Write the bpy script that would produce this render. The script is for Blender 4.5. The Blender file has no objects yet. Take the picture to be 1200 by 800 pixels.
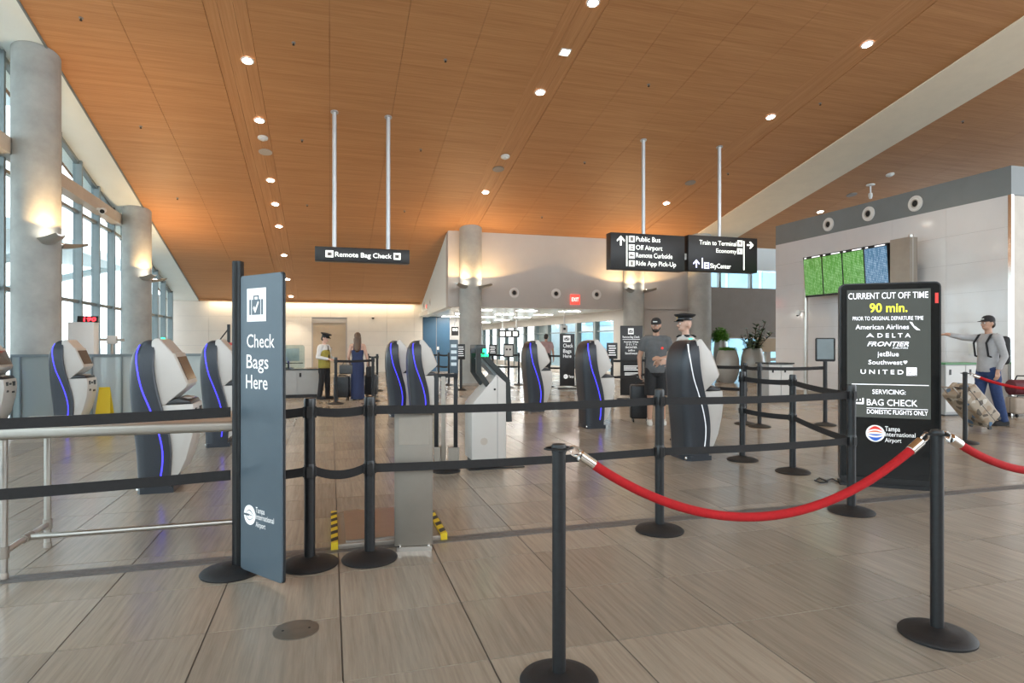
import bpy, bmesh, math, random
from mathutils import Vector, Matrix
random.seed(7)
SC = bpy.context.scene
COL = SC.collection

# ------------------------------------------------------------------ camera
F = 722.0                       # focal length in pixels of the 1200x800 frame
EYE = 1.38
ANG = math.atan(213 / 722)
CA, SA = math.cos(ANG), math.sin(ANG)
cam = bpy.data.cameras.new('camera')
cam.sensor_width = 36.0
cam.lens = F / 1200 * 36.0
cam.clip_end = 500
camo = bpy.data.objects.new('camera', cam)
camo.location = (0, 0, EYE)
camo.rotation_euler = (math.pi / 2, 0, -ANG)
COL.objects.link(camo)
SC.camera = camo

# ------------------------------------------------------------------ world, sun, exposure
SC.view_settings.view_transform = 'Standard'
SC.view_settings.look = 'None'
SC.view_settings.gamma = 1.0
SC.view_settings.use_curve_mapping = False
SC.view_settings.exposure = 1.8
W = bpy.data.worlds.new('sky')
SC.world = W
W.use_nodes = True
wn = W.node_tree
bg = wn.nodes['Background']
bg.inputs['Color'].default_value = (0.86, 0.94, 1.0, 1)
bg.inputs['Strength'].default_value = 1.4

# ------------------------------------------------------------------ pixel helpers
def ray(x, y):
    u = (x - 600) / F
    return Vector((u * CA + SA, -u * SA + CA, (400 - y) / F))
def at(x, y, d):
    return Vector((0, 0, EYE)) + ray(x, y) * d
def fl(x, y):                   # point of the floor seen at a pixel
    p = at(x, y, EYE * F / (y - 400)); p.z = 0; return p
def fld(x, d):                  # floor point below a pixel column at a depth
    p = at(x, 400, d); p.z = 0; return p
def pY(x, y, Y):
    return at(x, y, Y / ray(x, y).y)
def pX(x, y, X):
    return at(x, y, X / ray(x, y).x)
YB = 19.5                       # bulkhead plane
SL = 0.2125                     # ceiling slope
CZ = pY(525, 270, YB).z + SL * YB
def ceil_z(Y):
    return CZ - SL * Y
def onceil(x, y):
    r = ray(x, y)
    return at(x, y, (CZ - EYE) / (r.z + SL * r.y))
YW = 28.25                      # back wall plane

# ------------------------------------------------------------------ materials
MATS = {}
def mat(name, col, rough=.5, metal=0., var=.0, scale=6., stretch=(1, 1, 1), bump=0., bscale=None, emit=None, estr=0., coat=0., spec=.5, coords='Object', detail=4):
    if name in MATS: return MATS[name]
    m = bpy.data.materials.new(name)
    m.use_nodes = True
    nt = m.node_tree
    b = nt.nodes['Principled BSDF']
    b.inputs['Base Color'].default_value = (*col, 1)
    b.inputs['Roughness'].default_value = rough
    b.inputs['Metallic'].default_value = metal
    b.inputs['Specular IOR Level'].default_value = spec
    if coat:
        b.inputs['Coat Weight'].default_value = coat
        b.inputs['Coat Roughness'].default_value = .08
    if emit:
        b.inputs['Emission Color'].default_value = (*emit, 1)
        b.inputs['Emission Strength'].default_value = estr
    if var or bump:
        tc = nt.nodes.new('ShaderNodeTexCoord')
        mp = nt.nodes.new('ShaderNodeMapping')
        mp.inputs['Scale'].default_value = stretch
        nt.links.new(tc.outputs[coords], mp.inputs['Vector'])
        nz = nt.nodes.new('ShaderNodeTexNoise')
        nz.inputs['Scale'].default_value = scale
        nz.inputs['Detail'].default_value = detail
        nz.inputs['Roughness'].default_value = .6
        nt.links.new(mp.outputs['Vector'], nz.inputs['Vector'])
        if var:
            cr = nt.nodes.new('ShaderNodeValToRGB')
            cr.color_ramp.elements[0].position = .3
            cr.color_ramp.elements[1].position = .7
            cr.color_ramp.elements[0].color = (*[c * (1 - var) for c in col], 1)
            cr.color_ramp.elements[1].color = (*[min(1, c * (1 + var)) for c in col], 1)
            nt.links.new(nz.outputs['Fac'], cr.inputs['Fac'])
            nt.links.new(cr.outputs['Color'], b.inputs['Base Color'])
        if bump:
            bp = nt.nodes.new('ShaderNodeBump')
            bp.inputs['Strength'].default_value = bump
            bp.inputs['Distance'].default_value = .01
            src = nz
            if bscale:
                src = nt.nodes.new('ShaderNodeTexNoise')
                src.inputs['Scale'].default_value = bscale
                nt.links.new(mp.outputs['Vector'], src.inputs['Vector'])
            nt.links.new(src.outputs['Fac'], bp.inputs['Height'])
            nt.links.new(bp.outputs['Normal'], b.inputs['Normal'])
    MATS[name] = m
    return m

def glass_mat(name, tint=(.9, .95, .96), refl=.05, rough=.02, frost=0.):
    m = bpy.data.materials.new(name); m.use_nodes = True
    nt = m.node_tree; nt.nodes.clear()
    out = nt.nodes.new('ShaderNodeOutputMaterial')
    tr = nt.nodes.new('ShaderNodeBsdfTransparent'); tr.inputs['Color'].default_value = (*tint, 1)
    gl = nt.nodes.new('ShaderNodeBsdfGlossy'); gl.inputs['Roughness'].default_value = rough
    mx = nt.nodes.new('ShaderNodeMixShader'); mx.inputs[0].default_value = refl
    nt.links.new(tr.outputs[0], mx.inputs[1]); nt.links.new(gl.outputs[0], mx.inputs[2])
    last = mx
    if frost:
        df = nt.nodes.new('ShaderNodeBsdfDiffuse'); df.inputs['Color'].default_value = (.62, .68, .68, 1)
        tl = nt.nodes.new('ShaderNodeBsdfTranslucent'); tl.inputs['Color'].default_value = (.7, .76, .76, 1)
        m1 = nt.nodes.new('ShaderNodeMixShader'); m1.inputs[0].default_value = .4
        nt.links.new(df.outputs[0], m1.inputs[1]); nt.links.new(tl.outputs[0], m1.inputs[2])
        m2 = nt.nodes.new('ShaderNodeMixShader'); m2.inputs[0].default_value = frost
        nt.links.new(mx.outputs[0], m2.inputs[1]); nt.links.new(m1.outputs[0], m2.inputs[2])
        last = m2
    nt.links.new(last.outputs[0], out.inputs[0])
    MATS[name] = m
    return m

def tile_mat():
    m = bpy.data.materials.new('porcelain floor tile'); m.use_nodes = True
    nt = m.node_tree; b = nt.nodes['Principled BSDF']
    geo = nt.nodes.new('ShaderNodeNewGeometry')
    dv = nt.nodes.new('ShaderNodeVectorMath'); dv.operation = 'SUBTRACT'; dv.inputs[1].default_value = (TX0, TY0, 0)
    nt.links.new(geo.outputs['Position'], dv.inputs[0])
    d2 = nt.nodes.new('ShaderNodeVectorMath'); d2.operation = 'DIVIDE'; d2.inputs[1].default_value = (TS, TS, 1)
    nt.links.new(dv.outputs[0], d2.inputs[0])
    fv = nt.nodes.new('ShaderNodeVectorMath'); fv.operation = 'FLOOR'; nt.links.new(d2.outputs[0], fv.inputs[0])
    mu = nt.nodes.new('ShaderNodeVectorMath'); mu.operation = 'MULTIPLY'; mu.inputs[1].default_value = (1, 1, 0); nt.links.new(fv.outputs[0], mu.inputs[0])
    wh = nt.nodes.new('ShaderNodeTexWhiteNoise'); wh.noise_dimensions = '3D'; nt.links.new(mu.outputs[0], wh.inputs['Vector'])
    # grain: noise stretched along Y, shifted per tile
    sc = nt.nodes.new('ShaderNodeVectorMath'); sc.operation = 'MULTIPLY'; sc.inputs[1].default_value = (48, 2.2, 1); nt.links.new(geo.outputs['Position'], sc.inputs[0])
    off = nt.nodes.new('ShaderNodeVectorMath'); off.operation = 'MULTIPLY_ADD'; off.inputs[1].default_value = (40, 40, 40)
    nt.links.new(wh.outputs['Color'], off.inputs[0]); nt.links.new(sc.outputs[0], off.inputs[2])
    nz = nt.nodes.new('ShaderNodeTexNoise'); nz.inputs['Scale'].default_value = 1.; nz.inputs['Detail'].default_value = 4; nz.inputs['Roughness'].default_value = .65
    nt.links.new(off.outputs[0], nz.inputs['Vector'])
    cr = nt.nodes.new('ShaderNodeValToRGB')
    e = cr.color_ramp.elements
    e[0].position = .19; e[0].color = (.235, .192, .148, 1)
    e[1].position = .81; e[1].color = (.385, .325, .255, 1)
    md = e.new(.5); md.color = (.31, .262, .207, 1)
    nt.links.new(nz.outputs['Fac'], cr.inputs['Fac'])
    hs = nt.nodes.new('ShaderNodeHueSaturation')
    mr = nt.nodes.new('ShaderNodeMapRange'); mr.inputs['To Min'].default_value = .88; mr.inputs['To Max'].default_value = 1.13
    nt.links.new(wh.outputs['Value'], mr.inputs['Value']); nt.links.new(mr.outputs[0], hs.inputs['Value'])
    nt.links.new(cr.outputs['Color'], hs.inputs['Color']); nt.links.new(hs.outputs[0], b.inputs['Base Color'])
    rr = nt.nodes.new('ShaderNodeMapRange'); rr.inputs['To Min'].default_value = .22; rr.inputs['To Max'].default_value = .25
    nt.links.new(wh.outputs['Value'], rr.inputs['Value']); nt.links.new(rr.outputs[0], b.inputs['Roughness'])
    MATS['tile'] = m
    return m

def wood_mat(name, c0, c1, stretch):
    m = bpy.data.materials.new(name); m.use_nodes = True
    nt = m.node_tree; b = nt.nodes['Principled BSDF']
    b.inputs['Roughness'].default_value = .55
    b.inputs['Specular IOR Level'].default_value = .3
    geo = nt.nodes.new('ShaderNodeNewGeometry')
    sc = nt.nodes.new('ShaderNodeVectorMath'); sc.operation = 'MULTIPLY'; sc.inputs[1].default_value = stretch; nt.links.new(geo.outputs['Position'], sc.inputs[0])
    nz = nt.nodes.new('ShaderNodeTexNoise'); nz.inputs['Scale'].default_value = 1.; nz.inputs['Detail'].default_value = 5; nz.inputs['Roughness'].default_value = .7; nz.inputs['Distortion'].default_value = .3
    nt.links.new(sc.outputs[0], nz.inputs['Vector'])
    n2 = nt.nodes.new('ShaderNodeTexNoise'); n2.inputs['Scale'].default_value = .25; n2.inputs['Detail'].default_value = 2
    nt.links.new(sc.outputs[0], n2.inputs['Vector'])
    ad = nt.nodes.new('ShaderNodeMath'); ad.operation = 'MULTIPLY_ADD'; ad.inputs[1].default_value = .5
    nt.links.new(n2.outputs['Fac'], ad.inputs[0]); nt.links.new(nz.outputs['Fac'], ad.inputs[2])
    cr = nt.nodes.new('ShaderNodeValToRGB')
    cr.color_ramp.elements[0].position = .5; cr.color_ramp.elements[0].color = (*c0, 1)
    cr.color_ramp.elements[1].position = 1.0; cr.color_ramp.elements[1].color = (*c1, 1)
    nt.links.new(ad.outputs[0], cr.inputs['Fac']); nt.links.new(cr.outputs['Color'], b.inputs['Base Color'])
    MATS[name] = m
    return m

# ------------------------------------------------------------------ mesh helpers
class MB:
    def __init__(s): s.v = []; s.f = []
    def add(s, vs, fs):
        o = len(s.v); s.v += [tuple(q) for q in vs]; s.f += [tuple(i + o for i in q) for q in fs]; return s
    def box(s, x0, y0, z0, x1, y1, z1, M=None):
        vs = [(x0, y0, z0), (x1, y0, z0), (x1, y1, z0), (x0, y1, z0), (x0, y0, z1), (x1, y0, z1), (x1, y1, z1), (x0, y1, z1)]
        if M: vs = [M @ Vector(q) for q in vs]
        return s.add(vs, [(0, 3, 2, 1), (4, 5, 6, 7), (0, 1, 5, 4), (1, 2, 6, 5), (2, 3, 7, 6), (3, 0, 4, 7)])
    def prism(s, poly, fn0, fn1):
        """poly: list of 2-D points; fn0/fn1 map (a, b) to the two faces"""
        n = len(poly)
        vs = [fn0(*p) for p in poly] + [fn1(*p) for p in poly]
        fs = [tuple(range(n - 1, -1, -1)), tuple(range(n, 2 * n))] + [(i, (i + 1) % n, n + (i + 1) % n, n + i) for i in range(n)]
        return s.add(vs, fs)
    def xz(s, poly, y0, y1):     # profile in x-z, thickness along y
        return s.prism(poly, lambda a, b: (a, y0, b), lambda a, b: (a, y1, b))
    def xy(s, poly, z0, z1):
        return s.prism(poly, lambda a, b: (a, b, z0), lambda a, b: (a, b, z1))
    def yz(s, poly, x0, x1):
        return s.prism(poly, lambda a, b: (x0, a, b), lambda a, b: (x1, a, b))
    def loft(s, rings, caps=True, closed=True):
        n = len(rings[0]); vs = [p for r in rings for p in r]; fs = []
        for k in range(len(rings) - 1):
            for i in range(n if closed else n - 1):
                j = (i + 1) % n
                fs.append((k * n + i, k * n + j, (k + 1) * n + j, (k + 1) * n + i))
        if caps:
            fs.append(tuple(range(n - 1, -1, -1))); fs.append(tuple(range((len(rings) - 1) * n, len(rings) * n)))
        return s.add(vs, fs)
    def lathe(s, prof, n=24, c=(0, 0, 0), M=None, sx=1, sy=1, hollow=False):
        rings = []
        if hollow: prof = list(prof) + [prof[0]]
        for r, z in prof:
            ring = [Vector((c[0] + sx * r * math.cos(2 * math.pi * i / n), c[1] + sy * r * math.sin(2 * math.pi * i / n), c[2] + z)) for i in range(n)]
            if M: ring = [M @ q for q in ring]
            rings.append(ring)
        return s.loft(rings, not hollow)
    def tube(s, pts, r, n=10, up=None):
        pts = [Vector(p) for p in pts]; rings = []; prev = None
        for i, p in enumerate(pts):
            t = (pts[min(i + 1, len(pts) - 1)] - pts[max(i - 1, 0)]).normalized()
            a = prev if prev is not None else (Vector((0, 0, 1)) if abs(t.z) < .9 else Vector((1, 0, 0)))
            a = (a - t * a.dot(t))
            if a.length < 1e-5: a = t.orthogonal()
            a.normalize(); prev = a; b = t.cross(a)
            rr = r[i] if isinstance(r, (list, tuple)) else r
            rings.append([p + a * (rr * math.cos(2 * math.pi * k / n)) + b * (rr * math.sin(2 * math.pi * k / n)) for k in range(n)])
        return s.loft(rings)
    def bar(s, pts, w, t, side):
        """flat bar with width w along 'side' and thickness t, following pts"""
        pts = [Vector(p) for p in pts]; sd = Vector(side).normalized(); rings = []
        for i, p in enumerate(pts):
            if 0 < i < len(pts) - 1:
                a = (p - pts[i - 1]).normalized(); b = (pts[i + 1] - p).normalized()
                tg = (a + b).normalized(); k = 1 / max(.35, tg.dot(a))
            else:
                tg = (pts[min(i + 1, len(pts) - 1)] - pts[max(i - 1, 0)]).normalized(); k = 1
            nn = tg.cross(sd).normalized() * k
            rings.append([p + sd * w / 2 + nn * t / 2, p - sd * w / 2 + nn * t / 2, p - sd * w / 2 - nn * t / 2, p + sd * w / 2 - nn * t / 2])
        return s.loft(rings)
    def mesh(s, name, bevel=0., seg=2):
        m = bpy.data.meshes.new(name)
        m.from_pydata(s.v, [], s.f)
        bm = bmesh.new(); bm.from_mesh(m)
        bmesh.ops.recalc_face_normals(bm, faces=bm.faces)
        if bevel:
            ed = [e for e in bm.edges if len(e.link_faces) == 2 and e.calc_face_angle(0) > .6]
            bmesh.ops.bevel(bm, geom=ed, offset=bevel, segments=seg, profile=.5, affect='EDGES', clamp_overlap=True)
        bm.to_mesh(m); bm.free()
        return m

XF = {}                          # thing name -> world matrix
def smooth(me, ang=40):
    me.shade_smooth() if hasattr(me, 'shade_smooth') else None
    me.set_sharp_from_angle(angle=math.radians(ang))
def obj(name, mb, m, parent=None, world=False, bevel=0., seg=2, sm=True, label=None, stuff=False):
    me = mb if isinstance(mb, bpy.types.Mesh) else mb.mesh(name, bevel, seg)
    if sm: smooth(me)
    if world and parent is not None and parent.name in XF:
        me.transform(XF[parent.name].inverted())
    if not me.materials: me.materials.append(MATS[m] if isinstance(m, str) else m)
    o = bpy.data.objects.new(name, me)
    COL.objects.link(o)
    if parent is not None:
        o.parent = parent
        if parent.name in XF: XF[o.name] = XF[parent.name]
    if label: o['label'] = label
    if stuff: o['kind'] = 'stuff'
    return o
def tag(o, label, cat, group=None):
    o['label'] = label; o['category'] = cat
    if group: o['group'] = group
    return o
def thing(name, label, cat, loc=(0, 0, 0), rz=0., group=None):
    o = bpy.data.objects.new(name, None); COL.objects.link(o)
    o.empty_display_size = .2
    o.location = loc; o.rotation_euler = (0, 0, rz)
    XF[o.name] = Matrix.Translation(Vector(loc)) @ Matrix.Rotation(rz, 4, 'Z')
    return tag(o, label, cat, group)
def struct(name, mb, m, parent=None, **k):
    o = obj(name, mb, m, parent, **k)
    if parent is None: o['kind'] = 'structure'
    return o
def kids(o): return [c for c in COL.objects if c.parent == o]
def dup(root, loc, rz, label, group=None, src_kids=None):
    r = root.copy(); COL.objects.link(r); r.location = loc; r.rotation_euler = (0, 0, rz)
    r['label'] = label
    if group: r['group'] = group
    XF[r.name] = Matrix.Translation(Vector(loc)) @ Matrix.Rotation(rz, 4, 'Z')
    for ch in (src_kids or kids(root)):
        c = ch.copy(); COL.objects.link(c); c.parent = r; XF[c.name] = XF[r.name]
        for g in kids(ch):
            d = g.copy(); COL.objects.link(d); d.parent = c
    return r
def spot(name, parent, loc, rot, watt, ang, col, blend=.3, size=.05):
    l = bpy.data.lights.new(name, 'SPOT'); l.energy = watt; l.spot_size = math.radians(ang); l.spot_blend = blend; l.color = col; l.shadow_soft_size = size
    o = bpy.data.objects.new(name, l); o.location = loc; o.rotation_euler = rot; COL.objects.link(o); o.parent = parent
    return o
def area(name, parent, loc, rot, watt, sx, sy, col):
    l = bpy.data.lights.new(name, 'AREA'); l.shape = 'RECTANGLE'; l.size = sx; l.size_y = sy; l.energy = watt; l.color = col
    o = bpy.data.objects.new(name, l); o.location = loc; o.rotation_euler = rot; COL.objects.link(o); o.parent = parent
    return o

# flat writing and marks laid on a plane
class Frame:
    def __init__(s, o, u, v=(0, 0, 1)):
        s.o = Vector(o); s.u = Vector(u).normalized(); s.v = Vector(v).normalized(); s.n = s.u.cross(s.v).normalized()
        if s.n.dot(Vector((0, 0, EYE)) - s.o) < 0: s.n = -s.n
    def p(s, a, b, h=0.): return s.o + s.u * a + s.v * b + s.n * h
    def uv(s, x, y):
        r = ray(x, y); e = Vector((0, 0, EYE))
        t = (s.o - e).dot(s.n) / r.dot(s.n)
        q = e + r * t - s.o
        return q.dot(s.u), q.dot(s.v)
def flat(fr, polys, name, m, parent, h=.003, th=.002, **k):
    b = MB()
    for q in polys: b.prism(q, lambda a, c: fr.p(a, c, h - th), lambda a, c: fr.p(a, c, h))
    return obj(name, b, m, parent, world=True, sm=False, **k)
def rect(a0, b0, a1, b1): return [(a0, b0), (a1, b0), (a1, b1), (a0, b1)]
def circ(a, b, r, n=20, ry=None): return [(a + r * math.cos(2 * math.pi * i / n), b + (ry or r) * math.sin(2 * math.pi * i / n)) for i in range(n)]
def text(fr, s, a0, a1, b0, b1, m, parent, bold=.012, h=.003, shear=0., name='lettering', ref=None):
    """string s fitted into a0..a1 x b0..b1 of the frame; b0 is the baseline, b1 the cap height"""
    c = bpy.data.curves.new('t', 'FONT'); c.body = s; c.offset = bold; c.shear = shear; c.resolution_u = 3
    o = bpy.data.objects.new('t', c); me = bpy.data.meshes.new_from_object(o)
    c2 = bpy.data.curves.new('t', 'FONT'); c2.body = ref or 'H'; c2.offset = bold; o2 = bpy.data.objects.new('t', c2); m2 = bpy.data.meshes.new_from_object(o2)
    cap = max(q.co.y for q in m2.vertices)
    xs = [q.co.x for q in me.vertices]; x0, x1 = min(xs), max(xs)
    kx = (a1 - a0) / (x1 - x0); ky = (b1 - b0) / cap
    for q in me.vertices:
        q.co = fr.p(a0 + (q.co.x - x0) * kx, b0 + q.co.y * ky, h)
    bpy.data.objects.remove(o); bpy.data.objects.remove(o2); bpy.data.meshes.remove(m2); bpy.data.curves.remove(c); bpy.data.curves.remove(c2)
    me.name = name
    if not me.materials: me.materials.append(MATS[m])
    else: me.materials[0] = MATS[m]
    return obj(name, me, m, parent, world=True, sm=False)
def text_px(fr, s, x0, x1, yt, yb, m, parent, **k):
    ym = (yt + yb) / 2; xm = (x0 + x1) / 2
    return text(fr, s, fr.uv(x0, ym)[0], fr.uv(x1, ym)[0], fr.uv(xm, yb)[1], fr.uv(xm, yt)[1], m, parent, **k)
def rect_px(fr, x0, yt, x1, yb):
    ym = (yt + yb) / 2; xm = (x0 + x1) / 2
    return rect(fr.uv(x0, ym)[0], fr.uv(xm, yb)[1], fr.uv(x1, ym)[0], fr.uv(xm, yt)[1])

# ------------------------------------------------------------------ palette
TS = .6125; TX0 = .05; TY0 = 3.205
tile_mat()
wood_mat('wood ceiling', (.42, .192, .076), (.57, .297, .132), (.9, 34, 34))
wood_mat('wood light strip', (.44, .205, .083), (.57, .297, .135), (34, .9, .9))
mat('wood gap', (.24, .10, .036), .7)
mat('grout', (.085, .072, .06), .8)
mat('joint', (.16, .15, .145), .5, .3, var=.2, scale=30)
mat('concrete', (.36, .36, .335), .6, var=.16, scale=2.2, bump=.15, bscale=14, coords='Generated' if False else 'Object')
mat('white paint', (.70, .70, .68), .5, var=.02, scale=2)
mat('soffit white', (.82, .88, .86), .45, var=.02, scale=2)
mat('cream beam', (.88, .78, .62), .5, var=.03, scale=3)
mat('bulkhead paint', (.50, .46, .42), .55, var=.03, scale=2)
mat('header grey', (.27, .245, .225), .55, var=.05, scale=3)
mat('band grey', (.19, .21, .215), .45, var=.04, scale=3)
mat('glossy panel', (.68, .675, .68), .08, var=.03, scale=1.5, coat=.4)
mat('wall panel', (.66, .61, .54), .4, var=.03, scale=2)
mat('panel joint', (.38, .37, .36), .7)
mat('blue wall', (.035, .095, .165), .35, var=.05, scale=2)
mat('mullion', (.20, .235, .24), .4, .3, var=.05, scale=4)
mat('transom', (.42, .38, .33), .45, .1, var=.05, scale=4)
mat('door tan', (.46, .36, .25), .45, var=.04, scale=3)
mat('door frame', (.40, .36, .32), .45)
mat('steel', (.50, .47, .43), .28, .9, var=.05, scale=8, stretch=(1, 1, 20))
mat('steel satin', (.36, .32, .275), .5, .6, var=.06, scale=5)
mat('chrome', (.85, .83, .80), .12, 1.)
mat('pole grey', (.55, .56, .57), .35, .5, var=.03)
mat('black metal', (.013, .0135, .015), .42, .2, var=.25, scale=40, bump=.06, bscale=160)
mat('black base', (.012, .012, .013), .55, 0, var=.25, scale=60, bump=.2, bscale=220)
mat('belt', (.013, .012, .0125), .75, 0, var=.2, scale=40, bump=.2, bscale=300)
mat('black plastic', (.011, .011, .012), .3, 0, var=.1)
mat('dark glass', (.008, .009, .0095), .09, 0, var=.05, spec=.35)
mat('kiosk shell', (.041, .046, .055), .33, .3, var=.06, scale=60, bump=.05, bscale=250)
mat('kiosk white', (.58, .555, .52), .35, var=.02, scale=5)
mat('kiosk trim', (.50, .44, .38), .4, var=.03)
mat('kiosk screen', (.035, .028, .024), .12, emit=(.30, .25, .2), estr=.04, var=.1)
mat('blue led', (.05, .04, .8), .3, emit=(.035, .03, 1.0), estr=1.1)
mat('pale led glow', (.75, .76, .78), .25, emit=(.8, .85, .9), estr=.15)  # switched-off strip, with a slight glow put into its colour
mat('green led', (.02, .6, .2), .3, emit=(.02, 1., .3), estr=1.5)
mat('sign slate', (.085, .115, .14), .4, .15, var=.05, scale=3)
mat('sign charcoal', (.016, .016, .017), .4, var=.08)
mat('sign white', (.78, .79, .78), .5, emit=(1, 1, 1), estr=.12)
mat('sign lit', (.85, .88, .82), .5, emit=(.95, 1, .92), estr=.4)
mat('sign lit violet', (.5, .5, .85), .5, emit=(.55, .58, 1), estr=.7)
mat('screen grey', (.035, .038, .036), .12, emit=(.09, .10, .09), estr=.22, spec=.35, var=.05)
mat('screen white', (.8, .8, .82), .3, emit=(.9, .92, 1), estr=.35)
mat('screen yellow', (.9, .9, .05), .3, emit=(.95, .95, .04), estr=.4)
mat('logo red', (.6, .04, .03), .4, emit=(.7, .03, .02), estr=.15)
mat('logo blue', (.02, .10, .45), .4, emit=(.02, .10, .5), estr=.15)
mat('logo orange', (.7, .22, .10), .4, emit=(.7, .22, .10), estr=.1)
mat('red velvet', (.40, .0015, .005), .85, var=.12, scale=60, bump=.25, bscale=300)
mat('exit red', (.8, .05, .04), .4, emit=(1, .07, .05), estr=.45)
mat('led red', (.8, .02, .02), .4, emit=(1, .02, .03), estr=2.)
mat('hazard yellow', (.75, .55, .02), .5)
mat('hazard black', (.02, .02, .02), .5)
mat('lamp glow', (1, .95, .85), .5, emit=(1, .93, .80), estr=14.)
mat('panel light', (1, 1, 1), .5, emit=(1, .96, .88), estr=20.)
mat('lamp trim', (.75, .73, .70), .4)
mat('dark hole', (.012, .012, .012), .7)
mat('counter grey', (.40, .41, .41), .4, var=.03)
mat('counter top', (.045, .05, .05), .25)
mat('green edge', (.06, .25, .08), .3)
glass_mat('window glass')
glass_mat('frosted glass', (.75, .85, .86), frost=.55)
glass_mat('tinted pane', (.75, .84, .85))
mat('facade', (.55, .66, .72), .3, var=.12, scale=.4)
mat('facade glass', (.28, .48, .62), .15, 0, var=.25, scale=.5)
mat('asphalt', (.55, .54, .52), .8, var=.05, scale=1)
mat('canopy white', (.60, .68, .70), .5)

mat('sign frame', (.03, .036, .036), .4, .2, var=.1)
mat('exit paint', (.5, .05, .04), .5)
mat('mirror pane', (.42, .52, .58), .05, .6, var=.05)
glass_mat('frosted white', (.82, .9, .92), frost=.75)

mat('deep ceiling', (.80, .82, .81), .22, var=.02, scale=2)
mat('blind grey', (.62, .68, .70), .6)
mat('rear wall', (.42, .38, .33), .6, var=.05, scale=2)
mat('table steel', (.46, .43, .385), .38, .7, var=.05, scale=3, stretch=(1, 20, 1))
mat('bronze plate', (.19, .165, .135), .4, .6, var=.1, scale=20)
mat('pillar steel', (.27, .24, .205), .5, .6, var=.06, scale=5)
# ================================================================== SETTING
# floor: recessed grout bed, the nearest tiles one by one, the rest joined
FX0, FX1, FY0, FY1 = -7, 24, -14, 50
floor = struct('floor', MB().box(FX0, FY0, -.2, FX1, FY1, -.004), 'grout')
G = .0036
tile_me = MB().box(-TS / 2 + G, -TS / 2 + G, -.004, TS / 2 - G, TS / 2 - G, 0).mesh('tile')
tile_me.materials.append(MATS['tile'])
cells = []
for i in range(int((FX0 - TX0) / TS), int((FX1 - TX0) / TS)):
    for j in range(int((FY0 - TY0) / TS), int((FY1 - TY0) / TS)):
        cells.append((TX0 + (i + .5) * TS, TY0 + (j + .5) * TS))
def vis(c):
    d = c[0] * SA + c[1] * CA
    if d < 1.6: return None
    s = c[0] * CA - c[1] * SA
    px = 600 + F * s / d
    py = 400 + F * EYE / d
    if -60 < px < 1260 and py < 860: return d
    return None
rank = sorted([(vis(c), c) for c in cells if vis(c) is not None])
near = set(c for _, c in rank[:300])
for c in cells:
    if c in near:
        o = bpy.data.objects.new('tile', tile_me); o.location = (c[0], c[1], 0); o.parent = floor; COL.objects.link(o)
mb = MB()
for c in cells:
    if c not in near:
        g_ = .0012; mb.box(c[0] - TS / 2 + g_, c[1] - TS / 2 + g_, -.002, c[0] + TS / 2 - g_, c[1] + TS / 2 - g_, 0)
obj('tile_field', mb, 'tile', floor, sm=False, stuff=True)
yj = fl(600, 625).y
for k, (a, b, m) in enumerate(((-.06, -.002, 'joint'), (.002, .06, 'joint'))):
    obj('expansion_joint', MB().box(FX0, yj + a, -.003, 12, yj + b, .0035), m, floor)
g = struct('ground_outside', MB().box(-120, -60, -.45, 120, 160, -.22), 'asphalt')

# left glazing line is a little out of square with the room
def gx(Y): return -5.50 - .038 * (Y - 12.8)      # glass plane
def ex(Y): return -4.62 - .034 * (Y - 11.3)      # edge of the timber ceiling
def slab(mb, x0, x1, y0, y1, d0, d1, nx=1):
    """sloping slab under the ceiling plane; x0/x1 numbers or functions of Y"""
    f0 = x0 if callable(x0) else (lambda Y: x0); f1 = x1 if callable(x1) else (lambda Y: x1)
    vs = []
    for d in (d0, d1):
        vs += [(f0(y0), y0, ceil_z(y0) + d), (f1(y0), y0, ceil_z(y0) + d), (f1(y1), y1, ceil_z(y1) + d), (f0(y1), y1, ceil_z(y1) + d)]
    return mb.add(vs, [(0, 3, 2, 1), (4, 5, 6, 7), (0, 1, 5, 4), (1, 2, 6, 5), (2, 3, 7, 6), (3, 0, 4, 7)])
CY0 = -14.0
ceiling = struct('ceiling', slab(slab(MB(), lambda Y: gx(Y) - .4, 4.3, CY0, YW + .3, .05, .35), 4.3, 24, CY0, YB + .36, .05, .35), 'wood gap')
def yend(x): return YW if x < 4.3 else YB + .34
strips = (-1.62, 4.15, 9.85)
edges = []
bays = [(None, -1.95), (-1.29, 3.82), (4.48, 9.52), (10.18, 12.18), (13.86, 24)]
for b0, b1 in bays:
    if b0 is None:
        slabs = [(ex, -3.3), (-3.3, -1.95)]
    else:
        n = max(1, round((b1 - b0) / 1.4)); st = (b1 - b0) / n
        slabs = [(b0 + i * st, b0 + (i + 1) * st) for i in range(n)]
    for s0, s1 in slabs:
        e0 = s0 if callable(s0) else s0 + .003
        obj('wood_panel', slab(MB(), e0, s1 - .003, CY0, yend(s1 - .8), 0, .05), 'wood ceiling', ceiling, sm=False)
for s in strips:
    obj('light_strip', slab(MB(), s - .327, s - .124, CY0, yend(s), .008, .05), 'wood light strip', ceiling, sm=False)
    obj('light_strip', slab(MB(), s - .12, s + .12, CY0, yend(s), .008, .05), 'wood light strip', ceiling, sm=False)
    obj('light_strip', slab(MB(), s + .124, s + .327, CY0, yend(s), .008, .05), 'wood light strip', ceiling, sm=False)
obj('beam_panel', slab(MB(), 12.18, 13.86, CY0, YB + .34, -.03, .05), 'cream beam', ceiling, sm=False)
obj('soffit_panel', slab(MB(), lambda Y: gx(Y) - .3, lambda Y: ex(Y) - .02, CY0, YW, -.0, .05), 'soffit white', ceiling, sm=False)
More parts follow.
